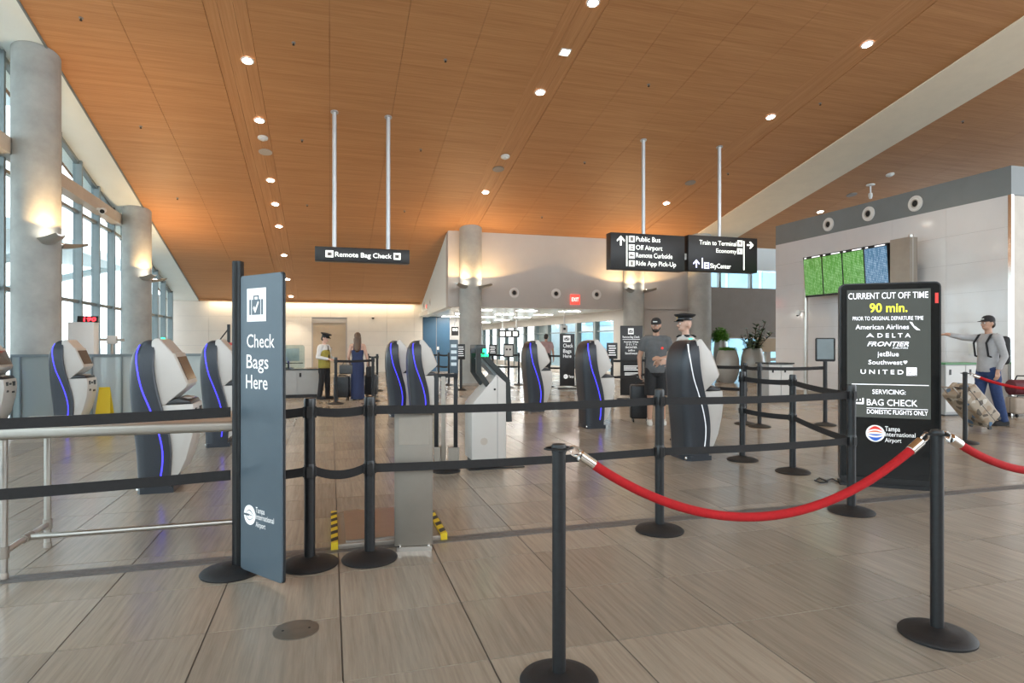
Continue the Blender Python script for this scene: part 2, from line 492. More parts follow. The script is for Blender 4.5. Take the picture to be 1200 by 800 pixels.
obj('soffit_trim', slab(MB(), lambda Y: ex(Y) - .03, ex, CY0, YW, -.03, .02), 'mullion', ceiling, sm=False)

# back wall with its panels, door and glow line
wb = struct('wall_back', MB().box(-7, YW + .02, 0, 6.2, YW + .3, 3.3), 'panel joint')
dl, dr = pY(367, 420, YW).x, pY(405, 420, YW).x
dtop = pY(386, 378, YW).z
pw, ph = 1.22, .61
x = gx(YW); k = 0
while x < 4.05:
    x1 = min(x + pw, 4.06); z = 0
    while z < ceil_z(YW):
        z1 = min(z + ph, ceil_z(YW) + .02)
        if not (x1 > dl - .06 and x < dr + .06 and z < dtop):
            obj('wall_panel', MB().box(x + .003, YW - .012, z + .003, x1 - .003, YW + .02, z1 - .003), 'wall panel', wb, sm=False)
        elif x < dl - .07 or x1 > dr + .07:
            a, b = (x, dl - .06) if x < dl - .07 else (dr + .06, x1)
            if b > a: obj('wall_panel', MB().box(a + .003, YW - .012, z + .003, b - .003, YW + .02, min(z1, 9) - .003), 'wall panel', wb, sm=False)
        z += ph
    x += pw
d1 = struct('door_1', MB().box(dl, YW - .01, 0, (dl + dr) / 2 - .004, YW + .018, dtop), 'door tan')
obj('door_leaf', MB().box((dl + dr) / 2 + .004, YW - .01, 0, dr, YW + .018, dtop), 'door tan', d1)
fb = MB().box(dl - .06, YW - .04, 0, dl, YW + .018, dtop + .06).box(dr, YW - .04, 0, dr + .06, YW + .018, dtop + .06).box(dl, YW - .04, dtop, dr, YW + .018, dtop + .06)
obj('door_frame', fb, 'door frame', d1)
obj('door_handle', MB().box((dl + dr) / 2 + .06, YW - .05, .98, (dl + dr) / 2 + .1, YW - .01, 1.12), 'chrome', d1)
cove = thing('cove_light', 'slim warm light slot along the top of the pale back wall', 'light', (-.8, YW - .28, ceil_z(YW - .28) - .06))
obj('housing', MB().box(-4.4, -.03, -.015, 4.7, .03, .06), 'wood light strip', cove)
area('cove_lamp', cove, (.2, 0, -.02), (math.radians(28), 0, 0), 26, 8.6, .05, (1, .78, .5))

# blue wall, side bulkhead and bulkhead across the deeper hall
struct('wall_blue', MB().box(4.08, YW - .02, 0, pY(527, 420, YW).x, YW + .3, 2.56), 'blue wall')
bl = bpy.data.objects['wall_blue']
obj('panel_seam', MB().box(pY(511, 420, YW).x, YW - .026, 0, pY(511, 420, YW).x + .02, YW - .02, 2.5), 'header grey', bl)
obj('wall_switch', MB().box(pY(512, 412, YW).x, YW - .03, 1.0, pY(512, 412, YW).x + .09, YW - .02, 1.14), 'white paint', bl)
XS = pY(525, 300, YB).x
zb = pY(640, 361, YB).z
BX1 = pY(806, 300, YB).x
def wallY(mb, x0, x1, Y0, Y1, z0):
    vs = [(x0, Y0, z0), (x1, Y0, z0), (x1, Y1, z0), (x0, Y1, z0), (x0, Y0, ceil_z(Y0) + .03), (x1, Y0, ceil_z(Y0) + .03), (x1, Y1, ceil_z(Y1) + .03), (x0, Y1, ceil_z(Y1) + .03)]
    return mb.add(vs, [(0, 3, 2, 1), (4, 5, 6, 7), (0, 1, 5, 4), (1, 2, 6, 5), (2, 3, 7, 6), (3, 0, 4, 7)])
struct('wall_bulkhead', wallY(MB(), XS, BX1 + .1, YB, YB + .35, zb), 'bulkhead paint', sm=False)
sb = MB()
vs = [(XS, YB + .35, zb), (4.02, YW, zb), (4.3, YW, zb), (XS + .28, YB + .35, zb), (XS, YB + .35, ceil_z(YB + .35) + .03), (4.02, YW, ceil_z(YW) + .03), (4.3, YW, ceil_z(YW) + .03), (XS + .28, YB + .35, ceil_z(YB + .35) + .03)]
sb.add(vs, [(0, 3, 2, 1), (4, 5, 6, 7), (0, 1, 5, 4), (1, 2, 6, 5), (2, 3, 7, 6), (3, 0, 4, 7)])
struct('wall_side_bulkhead', sb, 'soffit white', sm=False)
# wall right of the opening between the two columns
c4x = pY(742, 400, YB).x
struct('wall_pier', MB().box(c4x, YB, 0, BX1 + .1, YB + .35, zb + .02), 'bulkhead paint', sm=False)
# deeper hall
DY = 47.0
struct('ceiling_deep', MB().box(XS + .28, YB + .35, zb + .02, 11, DY, zb + .2), 'deep ceiling')
dc = bpy.data.objects['ceiling_deep']
for Y in (21.5, 24.5, 27.5, 31, 35, 39.5, 44):
    for X in (5.2, 6.9, 8.6):
        XX = X + (.8 if int(Y * 2) % 3 == 0 else 0)
        l = thing('ceiling_panel_light', 'flat lit ceiling panel in the low ceiling of the deeper hall', 'light', (XX, Y, zb + .005), 0, 'ceiling panels of the deeper hall')
        obj('diffuser', MB().box(-.36, -.16, -.005, .36, .16, .012), 'panel light', l)
        obj('frame', MB().box(-.39, -.19, -.002, .39, -.16, .014).box(-.39, .16, -.002, .39, .19, .014).box(-.39, -.16, -.002, -.36, .16, .014).box(.36, -.16, -.002, .39, .16, .014), 'lamp trim', l)
struct('wall_deep_back', MB().box(XS, DY, 0, 11.5, DY + .3, zb + .2), 'white paint')
wdl = struct('wall_deep_left', MB().box(pY(527, 420, YW).x - .2, YW + .3, 0, pY(527, 420, YW).x, DY, zb), 'white paint')
XR = pY(729, 400, YB + .4).x + .05
zh = zb - .33
wr = struct('wall_deep_right', MB().box(XR, YB + .36, zh, XR + .25, DY, zb + .02), 'bulkhead paint')
nwin = 1
Y = YB + 1.2
while Y < DY - 1.5:
    w = 1.85
    wo = struct('window_%d' % nwin, MB().box(XR + .1, Y, .25, XR + .115, Y + w - .22, zh), 'window glass'); nwin += 1
    obj('mullion', MB().box(XR, Y + w - .22, 0, XR + .2, Y + w, zh), 'mullion', wo)
    obj('glazing_bar', MB().box(XR + .06, Y, 1.75, XR + .15, Y + w - .22, 1.80), 'mullion', wo)
    obj('sill', MB().box(XR + .02, Y, 0, XR + .2, Y + w - .22, .25), 'bulkhead paint', wo)
    Y += w
obj('end_post', MB().box(XR, YB + .36, 0, XR + .2, YB + 1.2, zh), 'bulkhead paint', wr)

# wall with windows behind the planters
RX0, RX1 = BX1 + .1, 24
wm = struct('wall_planter_side', MB().box(RX0, YB + .1, pY(870, 395, YB).z, RX1, YB + .3, pY(870, 337, YB).z), 'header grey')
obj('header_edge', MB().box(RX0, YB + .06, pY(870, 395, YB).z - .05, RX1, YB + .32, pY(870, 395, YB).z), 'bulkhead paint', wm)
ztr = pY(885, 316, YB).z
zt2 = ceil_z(YB)
def bars(prefix, z0, z1, cols):
    global nwin
    for a, b in zip(cols[:-1], cols[1:]):
        wo = struct('window_%d' % nwin, MB().box(a, YB + .18, z0, b - .09, YB + .195, z1), 'window glass'); nwin += 1
        obj('mullion', MB().box(b - .09, YB + .12, z0, b, YB + .26, z1), 'mullion', wo)
colsx = [RX0, pY(846, 330, YB).x + .05, pY(884, 330, YB).x, pY(930, 330, YB).x, 18.5, 21, 24]
bars('u', pY(870, 337, YB).z, ztr, colsx)
bars('l', .0, pY(870, 396, YB).z, colsx)
obj('blind', MB().box(RX0, YB + .15, ztr, RX1, YB + .25, zt2 + .02), 'blind grey', wm)
px0, px1 = pY(887, 400, YB).x, pY(925, 400, YB).x
obj('door_header', MB().box(px0, YB - .05, pY(890, 412, YB).z, px1, YB + .1, pY(890, 396.5, YB).z), 'door tan', wm)
for xx in (889, 900):
    obj('door_post', MB().box(pY(xx, 400, YB).x - .1, YB - .02, 0, pY(xx, 400, YB).x + .1, YB + .12, pY(890, 412, YB).z), 'transom', wm)
obj('door_rail', MB().box(pY(900, 400, YB).x + .1, YB + .0, pY(905, 421, YB).z - .06, px1, YB + .1, pY(905, 421, YB).z + .06), 'transom', wm)

# info block on the right
BXf = 12.13; BY0, BY1 = 8.35, 14.66; BZ = at(908, 265, BY1 / ray(908, 265).y).z; BZ1 = 4.11
blk = struct('wall_block', MB().box(BXf + .015, BY0 + .015, 0, 22, BY1, BZ1), 'panel joint')
obj('top_band', MB().box(BXf, BY0, BZ1 + .0, 22, BY1, BZ), 'band grey', blk, sm=False)
nY = 5; nZ = 7
for i in range(nY):
    for j in range(nZ):
        y0 = BY0 + (BY1 - BY0) / nY * i; y1 = y0 + (BY1 - BY0) / nY; z0 = BZ1 / nZ * j; z1 = z0 + BZ1 / nZ
        obj('wall_panel', MB().box(BXf, y0 + .0015, z0 + .0015, BXf + .015, y1 - .0015, z1 - .0015), 'glossy panel', blk, sm=False)
for i in range(4):
    x0 = BXf + .06 + 2.4 * i
    obj('front_panel', MB().box(x0, BY0 - .005, .02, x0 + 2.39, BY0 + .014, BZ1 - .02), 'steel satin', blk, sm=False)
obj('corner_trim', MB().box(BXf - .012, BY0 - .012, 0, BXf + .05, BY0 + .05, BZ1), 'chrome', blk)
obj('baseboard', MB().box(BXf - .02, BY0 + .05, 0, BXf, BY1, .08), 'steel satin', blk)
obj('wall_plate', MB().box(BXf - .01, pX(1138, 408, BXf).y - .05, pX(1138, 408, BXf).z - .12, BXf, pX(1138, 408, BXf).y + .05, pX(1138, 408, BXf).z + .1), 'white paint', blk)

# left window wall: mullions, transoms, panes
wl = struct('wall_left', MB().box(gx(YW) - .6, YW, 0, gx(YW), YW + .3, 3.2), 'wall panel')
mull = []
Y = 16.55
while Y > -12: Y -= 1.30
while Y < YW: mull.append(Y); Y += 1.30
zt1 = pX(75, 230, gx(16)).z
levels = [0.05, pX(60, 350, gx(15)).z, zt1]
for a, b in zip(mull[:-1], mull[1:]):
    xm = gx((a + b) / 2); tp = min(ceil_z(a), ceil_z(b)) ; top = ceil_z(b)
    pane = MB()
    pane.add([(gx(a), a, 0), (gx(b), b, 0), (gx(b), b, ceil_z(b)), (gx(a), a, ceil_z(a)), (gx(a) - .012, a, 0), (gx(b) - .012, b, 0), (gx(b) - .012, b, ceil_z(b)), (gx(a) - .012, a, ceil_z(a))],
             [(0, 1, 2, 3), (7, 6, 5, 4), (0, 4, 5, 1), (1, 5, 6, 2), (2, 6, 7, 3), (3, 7, 4, 0)])
    wo = struct('window_%d' % nwin, pane, 'window glass', sm=False); nwin += 1
    obj('mullion', MB().add([(gx(b) - .06, b - .035, 0), (gx(b) + .12, b - .035, 0), (gx(b) + .12, b + .035, 0), (gx(b) - .06, b + .035, 0),
                             (gx(b) - .06, b - .035, ceil_z(b) + .02), (gx(b) + .12, b - .035, ceil_z(b) + .02), (gx(b) + .12, b + .035, ceil_z(b) + .02), (gx(b) - .06, b + .035, ceil_z(b) + .02)],
                            [(0, 3, 2, 1), (4, 5, 6, 7), (0, 1, 5, 4), (1, 2, 6, 5), (2, 3, 7, 6), (3, 0, 4, 7)]), 'mullion', wo, sm=False)
    for z in (levels[1], levels[2] - .24):
        if z < tp - .3:
            obj('glazing_bar', MB().add([(gx(a) - .03, a, z), (gx(a) + .06, a, z), (gx(b) + .06, b, z), (gx(b) - .03, b, z), (gx(a) - .03, a, z + .07), (gx(a) + .06, a, z + .07), (gx(b) + .06, b, z + .07), (gx(b) - .03, b, z + .07)],
                                    [(0, 3, 2, 1), (4, 5, 6, 7), (0, 1, 5, 4), (1, 2, 6, 5), (2, 3, 7, 6), (3, 0, 4, 7)]), 'mullion', wo, sm=False)
    a2, b2 = a, b
    obj('head_bar', MB().add([(gx(a) - .03, a, ceil_z(a) - .08), (gx(a) + .07, a, ceil_z(a) - .08), (gx(b) + .07, b, ceil_z(b) - .08), (gx(b) - .03, b, ceil_z(b) - .08),
                              (gx(a) - .03, a, ceil_z(a)), (gx(a) + .07, a, ceil_z(a)), (gx(b) + .07, b, ceil_z(b)), (gx(b) - .03, b, ceil_z(b))],
                             [(0, 3, 2, 1), (4, 5, 6, 7), (0, 1, 5, 4), (1, 2, 6, 5), (2, 3, 7, 6), (3, 0, 4, 7)]), 'mullion', wo, sm=False)
for a, b in ((-12.0, 12.9), (12.9, 19.3)):
    struct('trim_1' if a < 5 else 'trim_2', MB().add([(gx(a) + .05, a, zt1 - .02), (gx(a) + .30, a, zt1 - .02), (gx(b) + .30, b, zt1 - .02), (gx(b) + .05, b, zt1 - .02),
        (gx(a) + .05, a, zt1 + .26), (gx(a) + .30, a, zt1 + .26), (gx(b) + .30, b, zt1 + .26), (gx(b) + .05, b, zt1 + .26)],
        [(0, 3, 2, 1), (4, 5, 6, 7), (0, 1, 5, 4), (1, 2, 6, 5), (2, 3, 7, 6), (3, 0, 4, 7)]), 'transom', sm=False)

# unseen wall added behind the camera to block sky reflections, open between mullions above
wq = struct('wall_rear_unseen', MB().box(-7, CY0 - .3, 0, 24, CY0, 4.2), 'rear wall')
for i in range(12):
    obj('mullion', MB().box(-7 + i * 2.8, CY0 - .2, 4.2, -6.9 + i * 2.8, CY0, ceil_z(CY0)), 'mullion', wq)
# outside: canopy over the kerb and the buildings beyond the glass
cn = thing('canopy', 'pale sloping canopy on posts outside the left window wall', 'canopy', (-12, 10, 0))
obj('roof', MB().add([(-9, -12, 8.6), (5.0, -12, 7.4), (5.0, 9, 7.4), (-9, 9, 8.6), (-9, -12, 9.0), (5.0, -12, 7.8), (5.0, 9, 7.8), (-9, 9, 9.0)], [(0, 3, 2, 1), (4, 5, 6, 7), (0, 1, 5, 4), (1, 2, 6, 5), (2, 3, 7, 6), (3, 0, 4, 7)]), 'canopy white', cn)
obj('fascia', MB().box(-9.3, -12, 8.3, -9.0, 9, 9.1), 'white paint', cn)
obj('low_roof', MB().add([(-8, 9.2, 5.6), (4.2, 9.2, 4.3), (4.2, 20, 4.3), (-8, 20, 5.6), (-8, 9.2, 5.9), (4.2, 9.2, 4.6), (4.2, 20, 4.6), (-8, 20, 5.9)], [(0, 3, 2, 1), (4, 5, 6, 7), (0, 1, 5, 4), (1, 2, 6, 5), (2, 3, 7, 6), (3, 0, 4, 7)]), 'canopy white', cn)
for y in (-9, -3, 3, 8.5, 14, 19.5):
    h_ = 8.3 if y < 9 else 5.6
    obj('post', MB().lathe([(.18, -.22), (.18, h_)], 12, (-7.6, y, 0)), 'mullion', cn)
    obj('strut', MB().tube([(-7.6, y, 1.6), (3.4, y, h_ - 1.1)], .14, 8), 'canopy white', cn)
def facade(name, label, x0, x1, Y, z1, nx, nz):
    t = thing(name, label, 'building', ((x0 + x1) / 2, Y, -.22))
    w = (x1 - x0); h = z1 + .22
    obj('wall', MB().box(-w / 2, 0, 0, w / 2, 6, h), 'facade', t)
    mb = MB(); sx = w / nx; sz = h / nz
    for i in range(nx):
        for j in range(nz):
            obj('window_pane', MB().box(-w / 2 + i * sx + .12, -.05, j * sz + .25, -w / 2 + (i + 1) * sx - .12, .01, (j + 1) * sz - .12), 'facade glass', t, sm=False)
    return t
facade('glass_building', 'pale blue glazed building seen through the windows behind the planters', 12.5, 44, 30, 13, 14, 6)
t = thing('parking_structure', 'pale blue glazed building beyond the windows of the deeper hall', 'building', (30, 64, -.22))
obj('wall', MB().box(0, -24, 0, 5, 24, 9.2), 'facade', t)
for i in range(20):
    for j in range(5):
        obj('window_pane', MB().box(-.05, -24 + i * 2.4 + .15, j * 1.8 + .3, .01, -24 + (i + 1) * 2.4 - .15, j * 1.8 + 1.65), 'facade glass', t, sm=False)

# ------------------------------------------------------------------ columns with uplights
def sconce(p, ang, label, watt=23):
    t = thing('uplight_sconce', label, 'wall light', p, ang, 'wing-shaped uplights on the columns')
    b = MB(); rings = []
    for i in range(9):
        s = i / 8
        x = .02 + .44 * s; z = .07 * s * s - .02; w = .17 * (1 - .55 * s * s); th = .055 * (1 - .8 * s) + .008
        rings.append([(x, -w, z + .03), (x, -w * .5, z - th * .7), (x, 0, z - th), (x, w * .5, z - th * .7), (x, w, z + .03), (x, w * .6, z + .012), (x, 0, z + .008), (x, -w * .6, z + .012)])
    obj('wing', b.loft(rings), 'steel', t)
    obj('bracket', MB().box(-.03, -.05, -.04, .08, .05, .03), 'chrome', t, bevel=.008)
    obj('lens', MB().box(.08, -.07, .012, .26, .07, .024), 'lamp glow', t)
    spot('uplight', t, (.40, 0, .13), (math.pi, 0, 0), watt, 152, (1, .62, .27), .12, .03)
    return t
def column(name, label, x, y, r, top, sc_angs, sl):
    prof = [(r, 0), (r, top)]
    t = thing(name, label, 'column', (x, y, 0))
    n = 40; rings = []
    for z in (0, 1.2, 2.4, 3.6, 4.8):
        if z < top - .5: rings.append([(r * math.cos(2 * math.pi * i / n), r * math.sin(2 * math.pi * i / n), z) for i in range(n)])
    rings.append([(r * math.cos(2 * math.pi * i / n), r * math.sin(2 * math.pi * i / n), min(top, ceil_z(y + r * math.sin(2 * math.pi * i / n)) + .01)) for i in range(n)])
    obj('shaft', MB().loft(rings), 'concrete', t)
    obj('base_ring', MB().lathe([(r + .012, 0), (r + .012, .06), (r, .062)], n), 'steel satin', t)
    for a, l in zip(sc_angs, sl):
        sconce((x + r * math.cos(a), y + r * math.sin(a), 3.12), a, l)
R4 = math.pi / 4
p = fld(42.5, 10.75); column('concrete_column', 'nearest round concrete column by the left window wall', p.x, p.y, .355, 20, (-R4, R4), ('front uplight on the nearest left concrete column', 'rear uplight on the nearest left concrete column'))
p = fld(160.5, 17.0); column('concrete_column', 'second round concrete column by the left window wall', p.x, p.y, .355, 20, (-R4, R4), ('front uplight on the second left concrete column', 'rear uplight on the second left concrete column'))
p = pY(551.5, 400, YB - .2); column('concrete_column', 'round concrete column left of the deeper hall opening', p.x, p.y, .36, 20, (-3 * R4, -R4), ('left uplight on the column beside the blue wall', 'right uplight on the column beside the blue wall'))
p = pY(742.5, 400, YB - .2); column('concrete_column', 'round concrete column right of the deeper hall opening', p.x, p.y, .36, 20, (-3 * R4, -R4), ('left uplight on the column under the public bus sign', 'right uplight on the column under the public bus sign'))
p = pY(819.5, 400, YB - .6); column('concrete_column', 'round concrete column behind the man and the planters', p.x, p.y, .40, 20, (), ())
p = pY(636, 400, 31); column('concrete_column', 'pale column far inside the deeper hall', p.x, p.y, .45, zb + .02, (), ())

# ------------------------------------------------------------------ nozzles, exit sign
def nozzle(fr_p, nrm, label, r):
    t = thing('air_nozzle', label, 'air vent', fr_p, 0, 'round air nozzles')
    M = Vector((0, 0, 1)).rotation_difference(Vector(nrm)).to_matrix().to_4x4()
    obj('flange', MB().lathe([(r * .55, 0), (r, 0), (r, .02), (r * .86, .03), (r * .7, .02), (r * .55, .035)], 28, M=M, hollow=True), 'lamp trim', t)
    obj('throat', MB().lathe([(r * .54, .0), (r * .54, .03), (r * .44, .036), (r * .40, .01)], 24, M=M, hollow=True), 'kiosk trim', t)
    obj('opening', MB().lathe([(r * .40, .012), (r * .40, .02)], 20, M=M), 'dark hole', t)
for xp, yp, l in ((602.5, 343, 'leftmost round air nozzle on the wall above the deeper hall'), (651.5, 344, 'middle round air nozzle on the wall above the deeper hall'), (699, 345, 'round air nozzle right of the exit sign')):
    q = pY(xp, yp, YB); nozzle((q.x, YB, q.z), (0, -1, 0), l, .17)
for xp, yp, l in ((971, 263, 'leftmost round air nozzle on the grey band of the info block'), (1018, 250.5, 'middle round air nozzle on the grey band of the info block'), (1073, 238.5, 'rightmost round air nozzle on the grey band of the info block')):
    q = pX(xp, yp, BXf); nozzle((BXf, q.y, q.z), (-1, 0, 0), l, .17)
for yy, l in ((27.0, 'farthest round air nozzle on the sloping white side wall'), (24.5, 'nearer round air nozzle on the sloping white side wall')):
    X = XS + (4.02 - XS) * (yy - YB) / (YW - YB); nozzle((X, yy, 2.95), (-1, 0, 0), l, .15)
q = pY(673.5, 351, YB)
ex_ = thing('exit_sign', 'red lit exit sign on the wall above the deeper hall', 'exit sign', (q.x, YB, q.z))
obj('case', MB().box(-.17, -.05, -.17, .17, 0, .17), 'exit red', ex_, bevel=.008)
fr = Frame((q.x, YB - .05, q.z), (1, 0, 0)); text(fr, 'EXIT', -.13, .13, -.06, .07, 'sign lit', ex_, h=.002)
q = Vector((XS + (4.02 - XS) * .72, YB + (YW - YB) * .72, 2.85))
e2 = thing('exit_sign', 'small exit sign on the sloping white side wall', 'exit sign', q)
obj('case', MB().box(-.04, -.15, -.1, 0, .15, .1), 'white paint', e2)
obj('lit_panel', MB().box(-.045, -.12, -.07, -.04, .12, .07), 'exit red', e2)

# ------------------------------------------------------------------ ceiling fittings
SLR = Matrix.Rotation(-math.atan(SL), 4, 'X')
def downlight(x, y, label, square=False):
    q = onceil(x, y)
    t = thing('downlight', label, 'downlight', q, 0, 'recessed downlights in the timber ceiling')
    if square:
        obj('frame', MB().box(-.1, -.1, -.012, .1, .1, .0, SLR), 'lamp trim', t)
        obj('lens', MB().box(-.07, -.07, -.016, .07, .07, -.012, SLR), 'lamp glow', t)
        return
    obj('trim_ring', MB().lathe([(.115, -.008), (.118, 0), (.085, 0), (.085, -.014), (.1, -.016)], 24, M=SLR, hollow=True), 'lamp trim', t)
    obj('lens', MB().lathe([(.085, -.004), (.084, -.010)], 20, M=SLR), 'lamp glow', t)
    spot('lamp', t, SLR @ Vector((0, 0, -.05)), (0, 0, 0), 70, 90, (1, .85, .65), .5, .08)
left_row = 'row left of the hanging bag check sign'
for i, (x, y) in enumerate(((290, 71), (304, 141), (317, 211), (322.5, 239), (327, 265), (333, 299), (337, 327), (341, 347))):
    nth = ('first', 'second', 'third', 'fourth', 'fifth', 'sixth', 'seventh', 'eighth')[i]
    downlight(x, y, '%s ceiling downlight from the top in the %s' % (nth, left_row))
for x, y, l in ((695, 3, 'topmost ceiling downlight of the middle row'), (633, 108, 'second ceiling downlight of the middle row'), (569, 225, 'lowest ceiling downlight of the middle row, near the column')):
    downlight(x, y, l)
downlight(662, 61, 'small square ceiling light in the middle row', True)
for x, y, l in ((1016, 52, 'topmost ceiling downlight left of the cream beam'), (903, 137, 'second ceiling downlight left of the cream beam'), (781, 238, 'ceiling downlight between the two sign poles'), (961, 248, 'ceiling downlight above the grey band right of the cream beam')):
    downlight(x, y, l)
for x, y, l in ((308, 161, 'white smoke detector among the left row of downlights'), (592, 183, 'white smoke detector in the middle row of lights'), (1043, 204, 'small white detector on the ceiling above the info block')):
    t = thing('smoke_detector', l, 'smoke detector', onceil(x, y), 0, 'smoke detectors')
    obj('base', MB().lathe([(.11, 0), (.11, -.03), (.1, -.035)], 20, M=SLR), 'lamp trim', t)
    obj('dome', MB().lathe([(.07, -.035), (.065, -.06), (.03, -.075), (.001, -.078)], 16, M=SLR), 'white paint', t)
t = thing('smoke_detector', 'white detector on a short stem above the info block', 'smoke detector', onceil(1020, 216), 0, 'smoke detectors')
obj('base', MB().lathe([(.12, 0), (.12, -.03), (.03, -.05)], 20), 'lamp trim', t); obj('stem', MB().lathe([(.025, -.04), (.025, -.3)], 10), 'pole grey', t); obj('dome', MB().lathe([(.05, -.26), (.06, -.33), (.04, -.42), (.001, -.43)], 16), 'white paint', t)
for x, y, l in ((311, 178, 'flat grey speaker disc in the left row of lights'), (584, 198, 'flat brown speaker disc in the middle row of lights'), (809, 214, 'flat brown speaker disc beside the right sign pole'), (998, 228, 'flat brown speaker disc above the info block')):
    t = thing('ceiling_speaker', l, 'speaker', onceil(x, y), 0, 'ceiling speakers')
    obj('rim', MB().lathe([(.15, 0), (.15, -.012), (.13, -.014)], 24, M=SLR), 'kiosk trim' if '311' in str(x) else 'header grey', t)
    obj('grille', MB().lathe([(.13, -.006), (.125, -.012)], 24, M=SLR), 'header grey', t)
for x, y in ((95, 21), (165, 148), (208, 232), (344, 50), (522, 70), (354, 164), (493, 175), (360, 240), (474, 247), (685, 190), (635, 254), (760, 99), (961, 121), (853, 203), (1128, 142)):
    t = thing('sprinkler_head', 'tiny dark sprinkler head in the timber ceiling', 'sprinkler', onceil(x, y), 0, 'sprinkler heads in the timber ceiling')
    obj('escutcheon', MB().lathe([(.035, 0), (.035, -.006), (.02, -.01)], 12, M=SLR), 'header grey', t)
    obj('deflector', MB().lathe([(.008, -.008), (.008, -.04), (.022, -.042), (.022, -.046)], 10, M=SLR), 'dark hole', t)
# ================================================================== THINGS
# ------------------------------------------------------------------ check-in kiosks
def lerp_tab(tab, z):
    for (z0, a), (z1, b) in zip(tab[:-1], tab[1:]):
        if z <= z1:
            k = (z - z0) / (z1 - z0); k = max(0, min(1, k)); return a + (b - a) * k
    return tab[-1][1]
def cr_tab(tab, z):              # smooth interpolation
    pts = tab
    for i in range(len(pts) - 1):
        if z <= pts[i + 1][0] or i == len(pts) - 2:
            z0, a = pts[i]; z1, b = pts[i + 1]
            k = max(0, min(1, (z - z0) / (z1 - z0)))
            m0 = (b - pts[i - 1][1]) / (z1 - pts[i - 1][0]) if i > 0 else (b - a) / (z1 - z0)
            m1 = (pts[i + 2][1] - a) / (pts[i + 2][0] - z0) if i + 2 < len(pts) else (b - a) / (z1 - z0)
            h = z1 - z0
            return (2 * k**3 - 3 * k**2 + 1) * a + (k**3 - 2 * k**2 + k) * h * m0 + (-2 * k**3 + 3 * k**2) * b + (k**3 - k**2) * h * m1
KX = .82
X0 = .22 * KX
BACK = [(.05, .045), (.33, .03), (.61, .0), (.91, -.03), (1.11, -.03), (1.25, -.005), (1.33, .04), (1.38, .10), (1.395, .14)]
FRONT = [(.05, .385), (.28, .40), (.41, .40), (.585, .37), (.76, .315), (.95, .26), (1.13, .23), (1.30, .232), (1.37, .242), (1.395, .247)]
HALF = [(.05, .225), (.5, .235), (.95, .245), (1.2, .235), (1.33, .205), (1.38, .18), (1.395, .155)]
BACK = [(z, x * KX) for z, x in BACK]; FRONT = [(z, x * KX) for z, x in FRONT]
